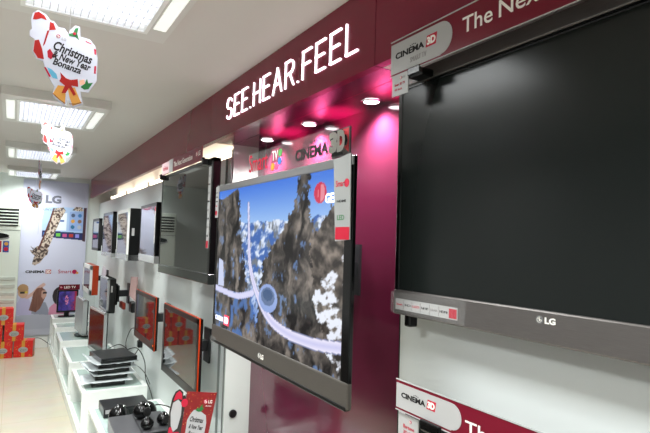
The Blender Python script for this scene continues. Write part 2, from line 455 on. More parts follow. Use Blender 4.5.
# ------------------------------------------------------------------ logos
def lg_logo(parent, x, z, h, y, mt=None, word=True, ring=None):
    """round mark with an L and G inside, then the two letters"""
    r = h / 2
    a = MB(); disc(a, x + r, z + r, r, y - .0006, y); o = a.build('round_logo', mt or MAG, parent)
    b = MB(); q = r * .62; lw = r * .09
    stroke(b, arc(x + r, z + r, q, q, 75, 360, 14), lw, y - .0012, y - .0006)
    stroke(b, [(x + r + q, z + r), (x + r + q * .35, z + r)], lw, y - .0012, y - .0006)
    stroke(b, [(x + r, z + r + q * .5), (x + r, z + r - q * .35), (x + r + q * .3, z + r - q * .35)], lw, y - .0012, y - .0006)
    disc(b, x + r - q * .42, z + r + q * .42, lw * 1.2, y - .0012, y - .0006, 10)
    b.build('logo_mark', ring or WTXT, o)
def cinema3d(parent, x, z, h, y, redtile=True, smart=True):
    """CINEMA in black with a red 3D tile"""
    text(parent, 'cinema_lettering', 'CINEMA', x, z + h * .12, h * 3.9, h * .58, y - .0008, BTXT, bold=.03)
    b = MB()
    for i in range(4): disc(b, x + h * (2.1 + i * .22), z + h * (.82 + .07 * math.sin(i)), h * .05, y - .0008, y, 8)
    b.build('dots', BTXT, parent)
    b = MB(); b.prism([(x + h * 4.1, z + h * .0), (x + h * 5.35, z + h * .0), (x + h * 5.5, z + h * 1.), (x + h * 4.25, z + h * 1.)], y - .0005, y)
    t_ = b.build('red_tile', REDT, parent)
    text(t_, 'tile_lettering', '3D', x + h * 4.28, z + h * .15, h * 1.05, h * .7, y - .0012, WTXT, bold=.05)

# ------------------------------------------------------------------ televisions
def tv(name, label, cat, Y0, Y1, z0, z1, X, bez=(.02, .02, .02, .02), depth=.04, fm=BLACKG, sm=SCREEN, bm_=None, yaw=0, tilt=0,
       group=None, back=.05, bw=.15, wallx=1.03, side=None, screen_fn=None, res=(150, 90), reveal=.002, mount=True):
    """wall television: Y0 = far (left seen) edge, Y1 = near edge; bez = left,right,bottom,top"""
    w = Y0 - Y1; h = z1 - z0
    r = empty(name, (X, (Y0 + Y1) / 2, z0), label, cat, WALLROT + yaw, group, tilt)
    l, rr, b, t_ = bez; hw = w / 2
    f = MB()
    f.rbox(-hw, -hw + l, 0, depth, 0, h, .003); f.rbox(hw - rr, hw, 0, depth, 0, h, .003)
    f.rbox(-hw, hw, 0, depth, h - t_, h, .003)
    if not bm_: f.rbox(-hw, hw, 0, depth, 0, b, .003)
    f.build('bezel', fm, r)
    if bm_: MB().rbox(-hw - .001, hw + .001, -.003, depth, 0, b, .004).build('lower_bezel', bm_, r)
    x0, z_, ww, hh = -hw + l, b, w - l - rr, h - b - t_
    if screen_fn is None:
        MB().box(x0 - .002, x0 + ww + .002, reveal, reveal + .004, z_ - .002, z_ + hh + .002).build('screen', sm, r)
    else:
        paint(r, 'screen', x0, z_, ww, hh, reveal, res[0], res[1], screen_fn, PICT)
    bk = MB().rbox(-hw + .004, hw - .004, .012, depth - .002, .004, h - .004, .002)
    bk.rbox(-hw * bw, hw * bw, depth - .004, depth + back, h * .15, h * .8, .012)
    bk.build('back_cover', side or BLACK, r)
    if mount:
        d = (wallx - X)
        if d > depth + back:
            mt = MB(); zc = h * .5
            mt.box(-.05, .05, depth + back - .002, depth + back + .012, zc - .08, zc + .08)
            if d > depth + back + .03:
                mt.box(-.03, .03, depth + back + .01, d - .01, zc - .03, zc + .03)
                mt.box(-.05, .05, d - .012, d, zc - .1, zc + .1)
            mt.build('wall_bracket', DGREY, r)
    return r

# --- picture of the lit television
def alpine(U, V):
    asp = .59
    n1 = fbm(U * 14, V * 9); n2 = fbm(U * 40, V * 18, 5); n3 = fbm(U * 34 + V * 22 + 50, V * 22 - U * 16 + 9, 5); n4 = fbm(U * 70 + 3, V * 45, 3)
    img = mixc(col('#3f74dc'), col('#a9cdf6'), np.clip(V / .3, 0, 1))
    # distant snowy valley
    vl = V > .24 + .05 * (n1 - .5) + .03 * (n2 - .5)
    val = mixc(col('#3a62ad'), col('#dfe9fb'), np.clip((n3 - .40) * 4.5, 0, 1))
    val = mixc(val, col('#6c737c')[None, None, :] + 0 * val, np.clip((n2 - .55) * 7, 0, 1))
    val = mixc(val, col('#3b6bc4')[None, None, :] + 0 * val, np.clip((V - .6) * 2, 0, .6))
    setc(img, vl, val)
    rock = mixc(col('#221d1b'), col('#7b7066'), np.clip((n2 - .3) * 2, 0, 1))
    streak = fbm(U * 24 + 3 * n1, V * 7 + 3, 5)
    rock = mixc(col('#191818'), col('#80776f'), np.clip((streak - .33) * 2.6, 0, 1)); rock = rock * (.75 + .5 * n4[..., None])
    rock = mixc(rock, col('#6d94d6')[None, None, :] + 0 * rock, np.clip((fbm(U * 30 + 9, V * 16 + 4, 4) - .66) * 12, 0, 1) * .7)
    rk2 = mixc(col('#2a2623'), col('#857a70'), np.clip((fbm(U * 30 - V * 12, V * 20 + U * 8) - .3) * 2.2, 0, 1))
    snow = mixc(rk2, col('#e9eefb')[None, None, :] + 0 * rk2, np.clip((fbm(U * 24 + V * 14, V * 20 - U * 10) - .5) * 12, 0, 1))
    j = .02 * (n1 - .5) + .05 * (n4 - .5)
    l = inpoly(U + j, V, [(-.1, .05), (.06, .06), (.22, .0), (.25, .18), (.28, .4), (.33, .62), (.4, .8), (.5, 1.1), (-.1, 1.1)])
    lowblue = mixc(rock, col('#4d76bb')[None, None, :] + 0 * rock, np.clip((fbm(U * 30, V * 13 + 30) - .47) * 7, 0, 1) * .85)
    rock_l = np.where((V > .72)[..., None], lowblue, rock)
    setc(img, l, rock_l)
    c = inpoly(U + j, V, [(.7, -.1), (.8, -.1), (.8, .12), (.82, .26), (.9, .45), (.97, .7), (1.1, .9), (1.1, 1.1), (.42, 1.1), (.45, .8), (.46, .66), (.48, .5), (.56, .38), (.66, .26), (.72, .1)])
    setc(img, c, rock * 1.0)
    rc = inpoly(U - j, V, [(.8, .36), (.86, .3), (.93, .2), (.99, .06), (1.1, 0), (1.1, .5), (.95, .58), (.86, .66)])
    setc(img, rc, rk2 * 1.05)
    sr = inpoly(U - j, V, [(.84, .66), (.93, .48), (1.1, .34), (1.1, 1.1), (1.0, 1.1), (.9, .8)])
    setc(img, sr, snow)
    # bridge and road
    road = spline([(.33, .12), (.345, .32), (.365, .52), (.43, .68), (.54, .82), (.68, .875), (.85, .88), (1.02, .85)])
    wd = .007 + .009 * np.clip((V - .2) / .6, 0, 1)
    d = dist_path(U, V, road, asp)
    setc(img, d < wd + .003, '#7f86ad'); 
    rd = mixc(col('#c9c9f0'), col('#efeafd'), np.clip(d / wd, 0, 1)); setc(img, d < wd, rd)
    arm = spline([(-.02, .72), (.1, .735), (.25, .745), (.4, .7)])
    d2 = dist_path(U, V, arm, asp); setc(img, d2 < .013, '#b9bce6'); setc(img, d2 < .009, '#d5d5f4')
    e = ell(U, V, .53, .71, .075, .085); setc(img, e, '#8fa6dd'); setc(img, ell(U, V, .53, .70, .055, .055), '#5a6f96'); setc(img, ell(U, V, .53, .69, .04, .035), '#35507c')
    setc(img, inpoly(U, V, [(.03, .5), (.08, .52), (.1, .7), (.03, .7)]), '#c7d0ef')
    # marks at the corner
    setc(img, ell(U, V, .865, .11, .036, .055), '#cf3550'); setc(img, ell(U, V, .872, .11, .02, .045), '#e58a98'); setc(img, ell(U, V, .862, .11, .006, .053), '#d0304c')
    return np.clip(img * .9 + .05, 0, 1)
mt_ = tv('television', 'large lit flat television showing a snowy gorge and winding bridge, in the burgundy niche', 'television',
         2.245, 1.152, 1.052, 1.747, .79, bez=(.018, .04, .072, .028), depth=.014, fm=BLACKG, bm_=BRUSHL, screen_fn=alpine, res=(260, 156), wallx=1.18, bw=.15)
W2 = (2.245 - 1.152) / 2
MB().rbox(-W2, W2, -.004, .014, .667, .695, .003).build('upper_bezel', GREYM, mt_)
MB().rbox(-W2 + .01, W2 - .004, -.006, .012, -.003, .008, .002).build('lower_lip', BLACK, mt_)
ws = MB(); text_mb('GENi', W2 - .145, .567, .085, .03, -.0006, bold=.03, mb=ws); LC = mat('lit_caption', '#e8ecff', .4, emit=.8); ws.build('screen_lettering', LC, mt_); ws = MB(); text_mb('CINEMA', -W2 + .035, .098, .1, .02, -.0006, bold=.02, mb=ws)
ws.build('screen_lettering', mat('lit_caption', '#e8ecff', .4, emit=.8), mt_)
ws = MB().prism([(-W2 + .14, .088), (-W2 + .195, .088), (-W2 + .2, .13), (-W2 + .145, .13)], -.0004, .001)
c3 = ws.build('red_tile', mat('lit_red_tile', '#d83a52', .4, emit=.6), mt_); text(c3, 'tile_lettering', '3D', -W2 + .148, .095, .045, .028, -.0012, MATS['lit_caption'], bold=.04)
lg_logo(mt_, -.035, .022, .022, -.0035, GREYM); text(mt_, 'logo_lettering', 'LG', -.01, .024, .024, .018, -.0045, WTXT, bold=.03)
# feature sticker strips on both upper corners
STK = mat('sticker_film', '#8f9190', .4)
st = MB().prism([(W2 - .094, .69), (W2 - .006, .70), (W2 + .0, .46), (W2 - .075, .455)], -.0065, -.004).build('feature_sticker', STK, mt_)
text(st, 'sticker_lettering', 'Smart', W2 - .078, .61, .05, .018, -.0072, REDT, bold=.01)
text(st, 'sticker_lettering', 'HDMI', W2 - .07, .565, .045, .007, -.0072, BTXT, bold=.01)
text(st, 'sticker_lettering', 'LED', W2 - .066, .515, .035, .014, -.0072, MATS['green_print'], bold=.0)
MB().box(W2 - .074, W2 - .003, -.0072, -.0066, .46, .495).build('red_panel', RED, st); disc(MB(), W2 - .022, .618, .012, -.0072, -.0066).build('red_dot', REDT, st)
st = MB().box(-W2 - .004, -W2 + .03, -.0065, -.004, .55, .69).build('feature_sticker', PAPER, mt_)
MB().box(-W2 - .002, -W2 + .02, -.0072, -.0066, .56, .58).build('red_panel', RED, st)
for k in range(4): text(st, 'sticker_lettering', ['Smart', 'HDMI', 'USB', 'LED'][k], -W2 + .001, .60 + k * .02, .02, .006, -.0072, [REDT, BTXT, BTXT, BTXT][k])
MB().rbox(-W2 - .006, -W2 + .055, -.008, .012, -.012, .02, .006).build('protective_film', FILM, mt_)

# --- large dark television on the right
T1 = tv('television', 'large switched-off dark television filling the right side, brushed grey bezel', 'television',
        1.136, .03, 1.309, 1.985, .93, bez=(.018, .018, .068, .045), depth=.035, fm=BLACKG, bm_=BRUSH, sm=SCREEN, wallx=1.03, back=.02)
w1 = (1.136 - .03) / 2
MB().rbox(-w1, w1, -.004, .03, .64, .678, .003).build('upper_bezel', BRUSH, T1)
MB().box(-w1 + .018, w1 - .018, -.0005, .003, .636, .64).build('bezel_shadow_gap', BLACK, T1)
lg_logo(T1, -.092, .04, .017, -.003, GREYM); text(T1, 'logo_lettering', 'LG', -.071, .042, .024, .013, -.004, WTXT, bold=.04)
stx = MB().box(-w1 + .012, -w1 + .245, -.0045, -.003, .014, .044).build('feature_sticker', PAPER, T1)
for k in range(6):
    xx = -w1 + .016 + k * .034
    text(stx, 'sticker_lettering', ['Smart', '3D', 'LED', 'Full HD', 'DLNA', 'HDMI'][k], xx, .026, .026, .006, -.0052, [REDT, BTXT, REDT, BTXT, GTXT, BTXT][k])
    if k: MB().box(xx - .004, xx - .003, -.0052, -.0046, .016, .042).build('divider', GTXT, stx)
MB().box(-w1 + .218, -w1 + .243, -.0054, -.0046, .017, .04).build('red_panel', RED, stx)
MB().rbox(-w1 - .008, -w1 + .27, -.0075, .004, .004, .062, .004).build('protective_film', FILM, T1)
MB().rbox(-w1 + .02, -w1 + .045, .02, .05, -.035, .004, .005).build('mounting_foot', BLACK, T1)

def next_gen_sign(loc, label, length, h, tilt=0, bottom_text=True, full='The Next Generation'):
    r = empty('promotional_sign', loc, label, 'sign', WALLROT, None, tilt)
    MB().rbox(0, length, 0, .004, 0, h, .001).build('backing_board', CRIM, r)
    n = .2 if length > .9 else length * .25
    P = [(0.002, .006), (n * .97, .006)] + [(n * .97 + h * .4 * math.cos(a), h / 2 + (h / 2 - .008) * math.sin(a)) for a in [(-PI / 2 + PI * i / 12) for i in range(13)]] + [(0.002, h - .008)]
    wl = MB().prism(P, -.0012, 0).build('white_field', PAPER, r)
    MB().box(0, length, -.0016, 0, h - .0008, h + .002).box(0, length, -.0016, 0, -.0015, .0008).build('edge_strip', PAPER, r)
    cinema3d(wl, .022, h * .42, h * .3, -.0012)
    if bottom_text: text(wl, 'small_lettering', 'SMART TV', .082, h * .2, .062, h * .14, -.002, GTXT)
    return r
s1 = next_gen_sign((.87, 1.1, 1.963), 'burgundy promotional strip reading CINEMA 3D, The Next Generation, on top of the large dark television', 1.02, .097)
words(s1, 'sign_lettering', 'The Next Generation', .265, .034, .53, .038, -.001, WTXT, bold=.004)
cl = empty('sign_clip', (.885, 1.03, 1.942), 'black clip gripping the promotional strip above the dark television', 'clip', WALLROT)
MB().rbox(0, .055, -.014, .03, 0, .020, .005).build('clip_body', BLACK, cl); MB().rbox(.004, .051, -.018, -.012, .006, .026, .002).build('lever', BLACKG, cl)
pc = empty('price_card', (.868, 1.09, 1.905), 'small white price card hanging at the top left corner of the large dark television', 'card', WALLROT)
MB().box(0, .066, 0, .002, 0, .058).build('card', PAPER, pc)
lg_logo(pc, .033, .042, .008, 0); text(pc, 'card_lettering', 'LG', .043, .043, .01, .006, -.0008, GTXT)
text(pc, 'card_lettering', 'Smart 3D TV', .012, .027, .042, .007, -.0008, REDT); text(pc, 'card_lettering', '42 inch', .012, .014, .03, .006, -.0008, REDT)

# lower television at the bottom edge with its own sign
T0 = tv('television', 'dark television at the bottom edge of the photo, only its top corner in view', 'television', 1.08, .1, .42, 1.078, .93, bez=(.02, .02, .06, .02), depth=.035, fm=BLACKG, wallx=1.03, back=.02)
s2 = next_gen_sign((.862, 1.036, 1.083), 'burgundy and white CINEMA 3D strip on the lower television, at the bottom right', .93, .075, bottom_text=False)
words(s2, 'sign_lettering', 'The Next Generation', .235, .012, .52, .030, -.001, WTXT, bold=.004)
pc2 = empty('price_card', (.868, 1.032, .99), 'white price card with red writing under the lower CINEMA 3D strip, at the bottom edge', 'card', WALLROT)
MB().box(0, .075, 0, .002, 0, .085).build('card', PAPER, pc2)
lg_logo(pc2, .042, .068, .008, 0); text(pc2, 'card_lettering', 'Burtone', .02, .052, .04, .009, -.0008, REDT); text(pc2, 'card_lettering', '3D Blu', .02, .038, .036, .008, -.0008, REDT)
cl2 = empty('sign_clip', (.885, .94, 1.058), 'black clip below the lower CINEMA 3D strip, at the bottom edge', 'clip', WALLROT)
MB().rbox(0, .075, -.028, .03, 0, .024, .006).build('clip_body', BLACK, cl2); MB().rbox(.004, .07, -.034, -.024, .006, .03, .003).build('lever', BLACKG, cl2)

# acrylic topper on the lit television
tp = empty('acrylic_topper', (.81, 1.95, 1.748), 'clear acrylic sign reading Smart TV and CINEMA standing on the lit television', 'sign', WALLROT)
MB().box(.005, .66, 0, .003, 0, .105).build('acrylic_sheet', CLEAR, tp)
text(tp, 'red_lettering', 'Smart', .015, .03, .175, .07, -.001, REDT, bold=.0)
for i, (a, b, c) in enumerate(((.225, .03, '#c2294f'), (.262, .035, '#5d6a72'))):
    pass
k = MB().prism([(.225, .045), (.285, .045), (.288, .095), (.228, .095)], -.001, 0).build('screen_icon', mat('icon_plum', '#8d3a55', .4), tp)
text(k, 'icon_lettering', 'TV', .232, .052, .048, .036, -.002, WTXT, bold=.01)
for (x_, z_, c_) in ((.3, .075, '#4aa04c'), (.298, .045, '#2f79c0'), (.27, .03, '#d5527f'), (.24, .03, '#e09a2f')):
    disc(MB(), x_, z_, .014, -.0025, -.0005).build('icon_dot', mat('icon_' + c_[1:], c_, .4), tp)
text(tp, 'cinema_lettering', 'CINEMA', .415, .026, .215, .04, -.001, BTXT, bold=.04)
b = MB()
for i in range(4): disc(b, .52 + i * .012, .079, .003, -.001, 0, 8)
b.build('dots', BTXT, tp)
c3 = empty('emblem_tile', (.785, 1.262, 1.7475), 'raised red and black 3D emblem standing on the right corner of the lit television', 'sign', WALLROT)
MB().rbox(0, .095, 0, .006, .0, .082, .002).build('tile_backing', mat('emblem_grey', '#4b4648', .3), c3)
MB().prism([(.058, .03), (.09, .01), (.09, .078), (.058, .078)], -.001, 0).build('red_field', mat('emblem_red', '#b5202c', .4), c3)
text(c3, 'emblem_lettering', '3', .004, .012, .045, .062, -.012, CHROME, th=.012, bold=.07); text(c3, 'emblem_lettering', 'D', .048, .012, .04, .062, -.012, CHROME, th=.012, bold=.07)
MB().box(.002, .06, -.001, 0, .006, .08).build('dark_field', BLACK, c3)

# --- third television (reflective) and the row behind it
T3 = tv('television', 'switched-off glossy grey television left of the lit one, mirroring the air conditioner', 'television', 3.29, 2.325, 1.29, 1.893, .79,
        bez=(.014, .03, .05, .02), depth=.04, fm=BLACKG, sm=SCREENG, bm_=mat('gloss_dark_bezel', '#1d201f', .12), wallx=1.03, back=.04)
h3 = (3.29 - 2.325) / 2
st = MB().box(h3 - .05, h3 - .018, -.003, -.0005, .17, .56).build('feature_sticker', PAPER, T3)
for k in range(8): text(st, 'sticker_lettering', ['LED', 'HDMI', 'USB', 'DLNA', 'Full HD', '3D', 'Wi-Fi', 'Smart'][k], h3 - .047, .225 + k * .041, .026, .008, -.004, [BTXT, GTXT][k % 2])
MB().box(h3 - .049, h3 - .019, -.004, -.003, .172, .205).build('red_panel', RED, st)
s3 = empty('promotional_sign', (.78, 3.27, 1.893), 'burgundy promotional strip standing on the glossy grey television', 'sign', WALLROT)
MB().rbox(0, .80, 0, .004, 0, .078, .001).build('backing_board', CRIM, s3)
MB().prism([(.002, .004), (.17, .004)] + [(.17 + .03 * math.cos(-PI / 2 + PI * i / 10), .039 + .035 * math.sin(-PI / 2 + PI * i / 10)) for i in range(11)] + [(.002, .074)], -.001, 0).build('white_field', PAPERP, s3)
text(s3, 'sign_lettering', 'Infinia', .03, .025, .12, .028, -.002, REDT); text(s3, 'sign_lettering', 'The Next Generation', .28, .025, .36, .03, -.001, WTXT)
lg_logo(s3, .70, .03, .028, 0); text(s3, 'sign_lettering', 'LG', .735, .032, .035, .024, -.001, WTXT)
MB().box(.18, .26, -.002, 0, 0, .078).build('light_panel', PAPER, s3)
for y_, lb in ((3.25, 'black clip on the far top corner of the glossy grey television'), (2.42, 'black clip on the near top corner of the glossy grey television')):
    c_ = empty('sign_clip', (.775, y_, 1.865), lb, 'clip', WALLROT, 'clips of the glossy grey television')
    MB().rbox(-.014, .014, -.01, .03, 0, .03, .005).build('clip_body', BLACK, c_); MB().cyl((-.016, -.006, .03), (.016, -.006, .03), .005).build('clip_roll', BLACKG, c_)
MB().rbox(-h3 - .004, -h3 + .03, -.006, .01, -.045, .03, .006).build('protective_film', FILM, T3)

GREYSC = mat('matte_grey_screen', '#3e404a', .05, spec=1., ior=1.6)
T4 = tv('monitor', 'grey-screened wall monitor with silver lower bezel just behind the glossy grey television', 'monitor', 3.94, 3.37, 1.335, 1.735, .79,
        bez=(.012, .02, .05, .022), depth=.035, fm=BLACK, sm=GREYSC, bm_=SILVER, wallx=1.02, yaw=math.radians(-2.1))
st = MB().box(.257, .283, -.0025, -.0005, .13, .37).build('feature_sticker', PAPER, T4)
MB().box(.258, .282, -.0035, -.0025, .34, .368).build('red_panel', RED, st)
for k in range(5): MB().box(.262, .278, -.0032, -.0025, .15 + k * .036, .158 + k * .036).build('printed_line', GTXT, st)
def screen_giraffe(U, V):
    img = np.zeros(U.shape + (3,)) + col('#777a96') + (.05 * (fbm(U * 4, V * 4) - .5))[..., None]
    return img
T5 = tv('television', 'thick black-sided small television with white bezel and reflected banner, third from the far end', 'television', 4.93, 4.28, 1.315, 1.735, .79,
        bez=(.02, .05, .05, .03), depth=.09, fm=WPLAS, sm=GREYSC, bm_=SILVER, wallx=1.03, side=BLACK, back=.05, yaw=math.radians(-2.2))
MB().box(-.323, .326, .012, .094, .002, .42).build('black_shell', BLACK, T5)
MB().box(.326, .3265, .03, .05, .2, .26).build('port_label', PAPER, T5)
T5b = tv('television', 'small wall television with dark violet reflections, second from the far end', 'television', 5.7, 5.1, 1.31, 1.74, .79,
         bez=(.02, .03, .04, .03), depth=.035, fm=BLACK, sm=mat('violet_grey_screen', '#34324a', .05, spec=1., ior=1.6), bm_=SILVER, wallx=1.03)
T6 = tv('television', 'narrow-looking small wall television farthest along the upper row', 'television', 6.5, 6.0, 1.345, 1.7, .79,
        bez=(.03, .02, .03, .03), depth=.035, fm=DGREY, sm=MATS['violet_grey_screen'], wallx=1.03)
for k in range(5): MB().box(-.248, -.226, -.002, -.0002, .07 + k * .05, .1 + k * .05).build('sticker', PAPER, T6)

# lower row: two orange-edged televisions
def orange_tv(label, Y0, Y1, z0, z1, tilt=0, X=.85):
    r = tv('television', label, 'television', Y0, Y1, z0, z1, X, bez=(.035, .035, .05, .03), depth=.025, fm=BLACK, sm=SCREENG, wallx=1.03, back=.03, group=None, tilt=tilt)
    w = (Y0 - Y1) / 2; h = z1 - z0
    MB().rbox(w, w + .004, .002, .010, -.002, h + .003, .0015).rbox(-w - .003, w + .004, .002, .010, h, h + .004, .0015).build('orange_edge', ORANGE, r)
    MB().box(w - .02, w - .012, -.001, 0, .03, .038).build('power_light', mat('power_glow', '#ff7a30', .4, emit=2), r)
    MB().rbox(-w - .006, -w, 0, .028, -.001, h, .002).build('silver_edge', SILVER, r)
    return r
OA = orange_tv('larger orange-edged black television low on the wall, mirroring red gift boxes', 3.345, 2.625, .665, 1.085)
OB = orange_tv('smaller orange-edged black television low on the wall, behind the larger orange-edged one', 4.22, 3.575, .735, 1.095)

# white and orange television, dark television with a card on top
WO = tv('television', 'white-fronted television with bright orange side at the far end of the lower row', 'television', 7.2, 6.45, .82, 1.16, .79,
        bez=(.09, .09, .06, .05), depth=.02, fm=WPLAS, sm=GREYSC, wallx=1.03, side=ORANGE, back=.02)
MB().rbox(-.37, .376, .018, .085, 0, .34, .006).build('orange_shell', ORANGE, WO)
DK = tv('television', 'dark thick-backed television beside the white and orange one, with a card on top', 'television', 5.7, 5.2, .775, 1.105, .79,
        bez=(.02, .03, .03, .02), depth=.07, fm=SILVER, sm=GREYSC, wallx=1.03, side=BLACK, back=.06)
MB().rbox(-.247, .252, .012, .075, .0, .33, .01).build('black_shell', BLACK, DK)
MB().box(.252, .2525, .03, .045, .2, .26).build('port_label', PAPER, DK)
MB().rbox(.1, .3, .135, .16, .04, .1, .004).build('red_connector', mat('brick_red_plastic', '#8c3324', .4), DK)
cd = empty('promotional_card', (.80, 5.5, 1.106), 'translucent grey pink card standing on the dark lower television', 'card', WALLROT)
MB().prism([(-.2, 0), (.05, 0), (.09, .07), (-.14, .1)], 0, .003).build('card', mat('pinkish_card', '#c4b6c0', .3, alpha=.8), cd)
cd = empty('promotional_card', (.97, 5.02, .93), 'faint pink translucent card on the wall behind the dark lower television', 'card', WALLROT)
MB().prism([(-.1, .02), (.2, 0), (.26, .22), (-.06, .2)], 0, .003).build('card', mat('faint_pink_card', '#e2b9b5', .3, alpha=.55), cd)
MB().box(-.02, .02, .003, .06, .08, .12).build('holder', WPLAS, cd)

# sockets on wall
so = empty('wall_socket', (1.03, 4.95, .76), 'white wall socket plate with black plugs left of the smaller orange-edged television', 'socket', WALLROT)
MB().rbox(-.22, .2, -.012, 0, 0, .17, .004).build('plate', WPLAS, so)
MB().rbox(-.16, -.09, -.06, -.012, .04, .14, .01).build('plug', BLACK, so); MB().rbox(-.06, .02, -.07, -.012, .05, .14, .01).build('plug', BLACK, so)
so2 = empty('power_adapter', (1.03, 4.75, .53), 'small black power adapter plugged into the white wall above the stacked players', 'adapter', WALLROT)
MB().rbox(-.03, .03, -.04, 0, 0, .06, .008).build('plug', BLACK, so2); MB().rbox(-.012, .012, -.03, -.01, .058, .1, .004).build('cable_exit', BLACK, so2)
so3 = empty('wall_socket', (1.03, 3.35, .42), 'small white socket plate low on the wall beside the standing card', 'socket', WALLROT)
MB().rbox(-.05, .05, -.008, 0, 0, .09, .003).build('plate', WPLAS, so3); MB().box(-.012, .012, -.009, -.008, .03, .07).build('slot', BLACK, so3)
# cable hole of the niche side
kn = empty('cable_grommet', (1.083, 2.69, .55), 'round dark cable grommet in the pale glossy niche side', 'grommet')
MB().cyl((0, 0, 0), (0, -.006, 0), .022, n=28).build('cap', DGREY, kn); 
k = MB(); k.cyl((0, -.006, 0), (0, -.007, 0), .016, n=24); k.build('inner_disc', BLACK, kn)

# ------------------------------------------------------------------ display tables
def table(Y0, Y1, ztop, label, x1=.945, first=[None]):
    r = empty('display_table', (.485, Y0, .085), label, 'table', 0, 'low white display tables on the plinth')
    W = x1 - .485; L = Y1 - Y0; H = ztop - .085; tt = .022
    m = mat('table_white_lacquer', '#e9ede9', .18)
    MB().rbox(0, W, 0, .022, 0, H, .002).build('end_panel', m, r); MB().rbox(0, W, L - .022, L, 0, H, .002).build('end_panel', m, r)
    f = MB().box(.0, .03, .022, L - .022, H - tt, H).box(W - .03, W, .022, L - .022, H - tt, H)
    f.box(.03, W - .03, .022, .03, H - tt, H - .001).box(.03, W - .03, L - .03, L - .022, H - tt, H - .001)
    f.build('top_frame', m, r)
    MB().box(.03, W - .03, .03, L - .03, H - .009, H - .003).build('glass_top', GLASST, r)
    MB().box(0, .014, .022, L - .022, 0, .02).build('front_rail', m, r); MB().box(W - .012, W, .022, L - .022, 0, H - tt).build('back_panel', m, r)
    MB().box(.014, W - .012, .022, L - .022, .0, .008).build('lower_shelf', mat('pale_green_shelf', '#c3d4cb', .15), r)
    return r
TB = [(2.0, 2.82, .37, 'low white display table beyond the bottom edge that carries the standing greeting card'),
      (2.95, 3.72, .37, 'low white glass-topped display table at the bottom edge, carrying the grey player box'),
      (4.10, 4.85, .37, 'low white glass-topped display table carrying the stack of black players'),
      (5.10, 5.85, .37, 'low white glass-topped display table right behind the stack of players, under the silver-framed monitor'),
      (6.10, 6.72, .38, 'low white glass-topped display table under the tall edge-on silver monitor'),
      (6.92, 7.3, .395, 'short white display table between the edge-on monitor and the red picture monitor'),
      (7.42, 7.8, .435, 'farthest white display table, under the monitor with the violet picture')]
for a in TB: table(*a)

# ------------------------------------------------------------------ things on the tables
# stack of disc players, each with a crumpled plastic bag
zz = .37; random.seed(3)
base = None
names = ['bottom', 'second from the bottom', 'middle', 'second from the top', 'top']
for k in range(5):
    top = k == 4
    W, D, H = (.235, .25, .034) if not top else (.27, .34, .036)
    dx = [0, .012, .02, .03, .045][k]; dy = [0, .02, .03, .02, .05][k]; rz = math.radians([-3, 2, 6, 3, 7][k])
    p = empty('disc_player', (.685 + dx, 4.32 + dy, zz), 'black disc player in the stack on the display table, %s of five' % names[k] if k != 4 else 'large black disc player lying on top of the stack of five', 'disc player', rz, 'stacked black disc players')
    MB().rbox(-W / 2, W / 2, -D / 2, D / 2, 0.002, H, .004).build('casing', mat('player_black', '#1b1c1e', .3), p)
    MB().box(-W / 2 + .01, W / 2 - .01, -D / 2 - .002, -D / 2 + .001, .006, H - .006).build('front_panel', BLACKG, p)
    MB().box(-W / 2 + .02, W / 2 - .1, -D / 2 - .003, -D / 2 - .001, H * .45, H * .6).build('tray_line', DGREY, p)
    for sx in (-1, 1): MB().cyl((sx * W * .4, -D * .35, 0), (sx * W * .4, -D * .35, .003), .01, n=12).build('foot', BLACK, p)
    zz += H
    if k < 4:
        # plastic bag sheet folding over the left edge
        g = MB(); nx, ny = 12, 10
        P = []
        for j in range(ny + 1):
            for i in range(nx + 1):
                u = i / nx; v = j / ny; xx = -.19 + u * .36; yy = -.15 + v * .3
                z_ = .004 + .003 * random.random()
                if xx < -.12: z_ = .004 - (-.12 - xx) * [.3, -.8, -.2, -.5][k] + random.uniform(-.006, .008)
                if yy < -.125: z_ -= .006 * random.random()
                P.append((xx, yy, max(z_, .001 if k == 0 else -.02)))
        g.add(P, [(j * (nx + 1) + i, j * (nx + 1) + i + 1, (j + 1) * (nx + 1) + i + 1, (j + 1) * (nx + 1) + i) for j in range(ny) for i in range(nx)], True)
        bag = g.build('plastic_bag', mat('milky_plastic_bag', '#dfe6e8', .2, alpha=.75, spec=.8)); bag.location = (.685 + dx, 4.32 + dy, zz); bag.rotation_euler = (0, 0, rz)
        sol = bag.modifiers.new('thick', 'SOLIDIFY'); sol.thickness = .0012; sol.offset = 1
        tag(bag, 'crumpled clear plastic bag in the player stack, above the %s player' % names[k], 'plastic bag', 'plastic bags between the players')
        zz += .009
# flat black device with a white label, on the nearest table
d = empty('disc_player', (.68, 3.57, .37), 'flat black player with a white label behind the glossy black speakers', 'disc player')
MB().rbox(-.14, .14, -.11, .11, 0.002, .055, .004).build('casing', MATS['player_black'], d)
MB().box(-.13, -.06, -.112, -.109, .026, .05).build('white_label', PAPER, d); MB().box(-.05, .13, -.112, -.109, .035, .045).build('front_strip', DGREY, d)
# the grey box
d = empty('amplifier', (.675, 3.07, .37), 'wide grey brushed metal player box on the nearest display table', 'amplifier', math.radians(-2))
GB = mat('grey_brushed_box', '#58595c', .32, metal=.4, noise=.15, nscale=20, stretch=(1, 20, 1))
MB().rbox(-.15, .15, -.17, .17, .004, .075, .004).build('casing', GB, d); MB().box(-.02, -.012, -.172, .172, .0748, .0762).build('seam', DGREY, d)
MB().box(-.145, .145, -.173, -.169, .01, .07).build('front_panel', BLACKG, d)
for sx in (-1, 1):
    for sy in (-1, 1): MB().cyl((sx * .12, sy * .13, 0), (sx * .12, sy * .13, .005), .012, n=12).build('foot', BLACK, d)
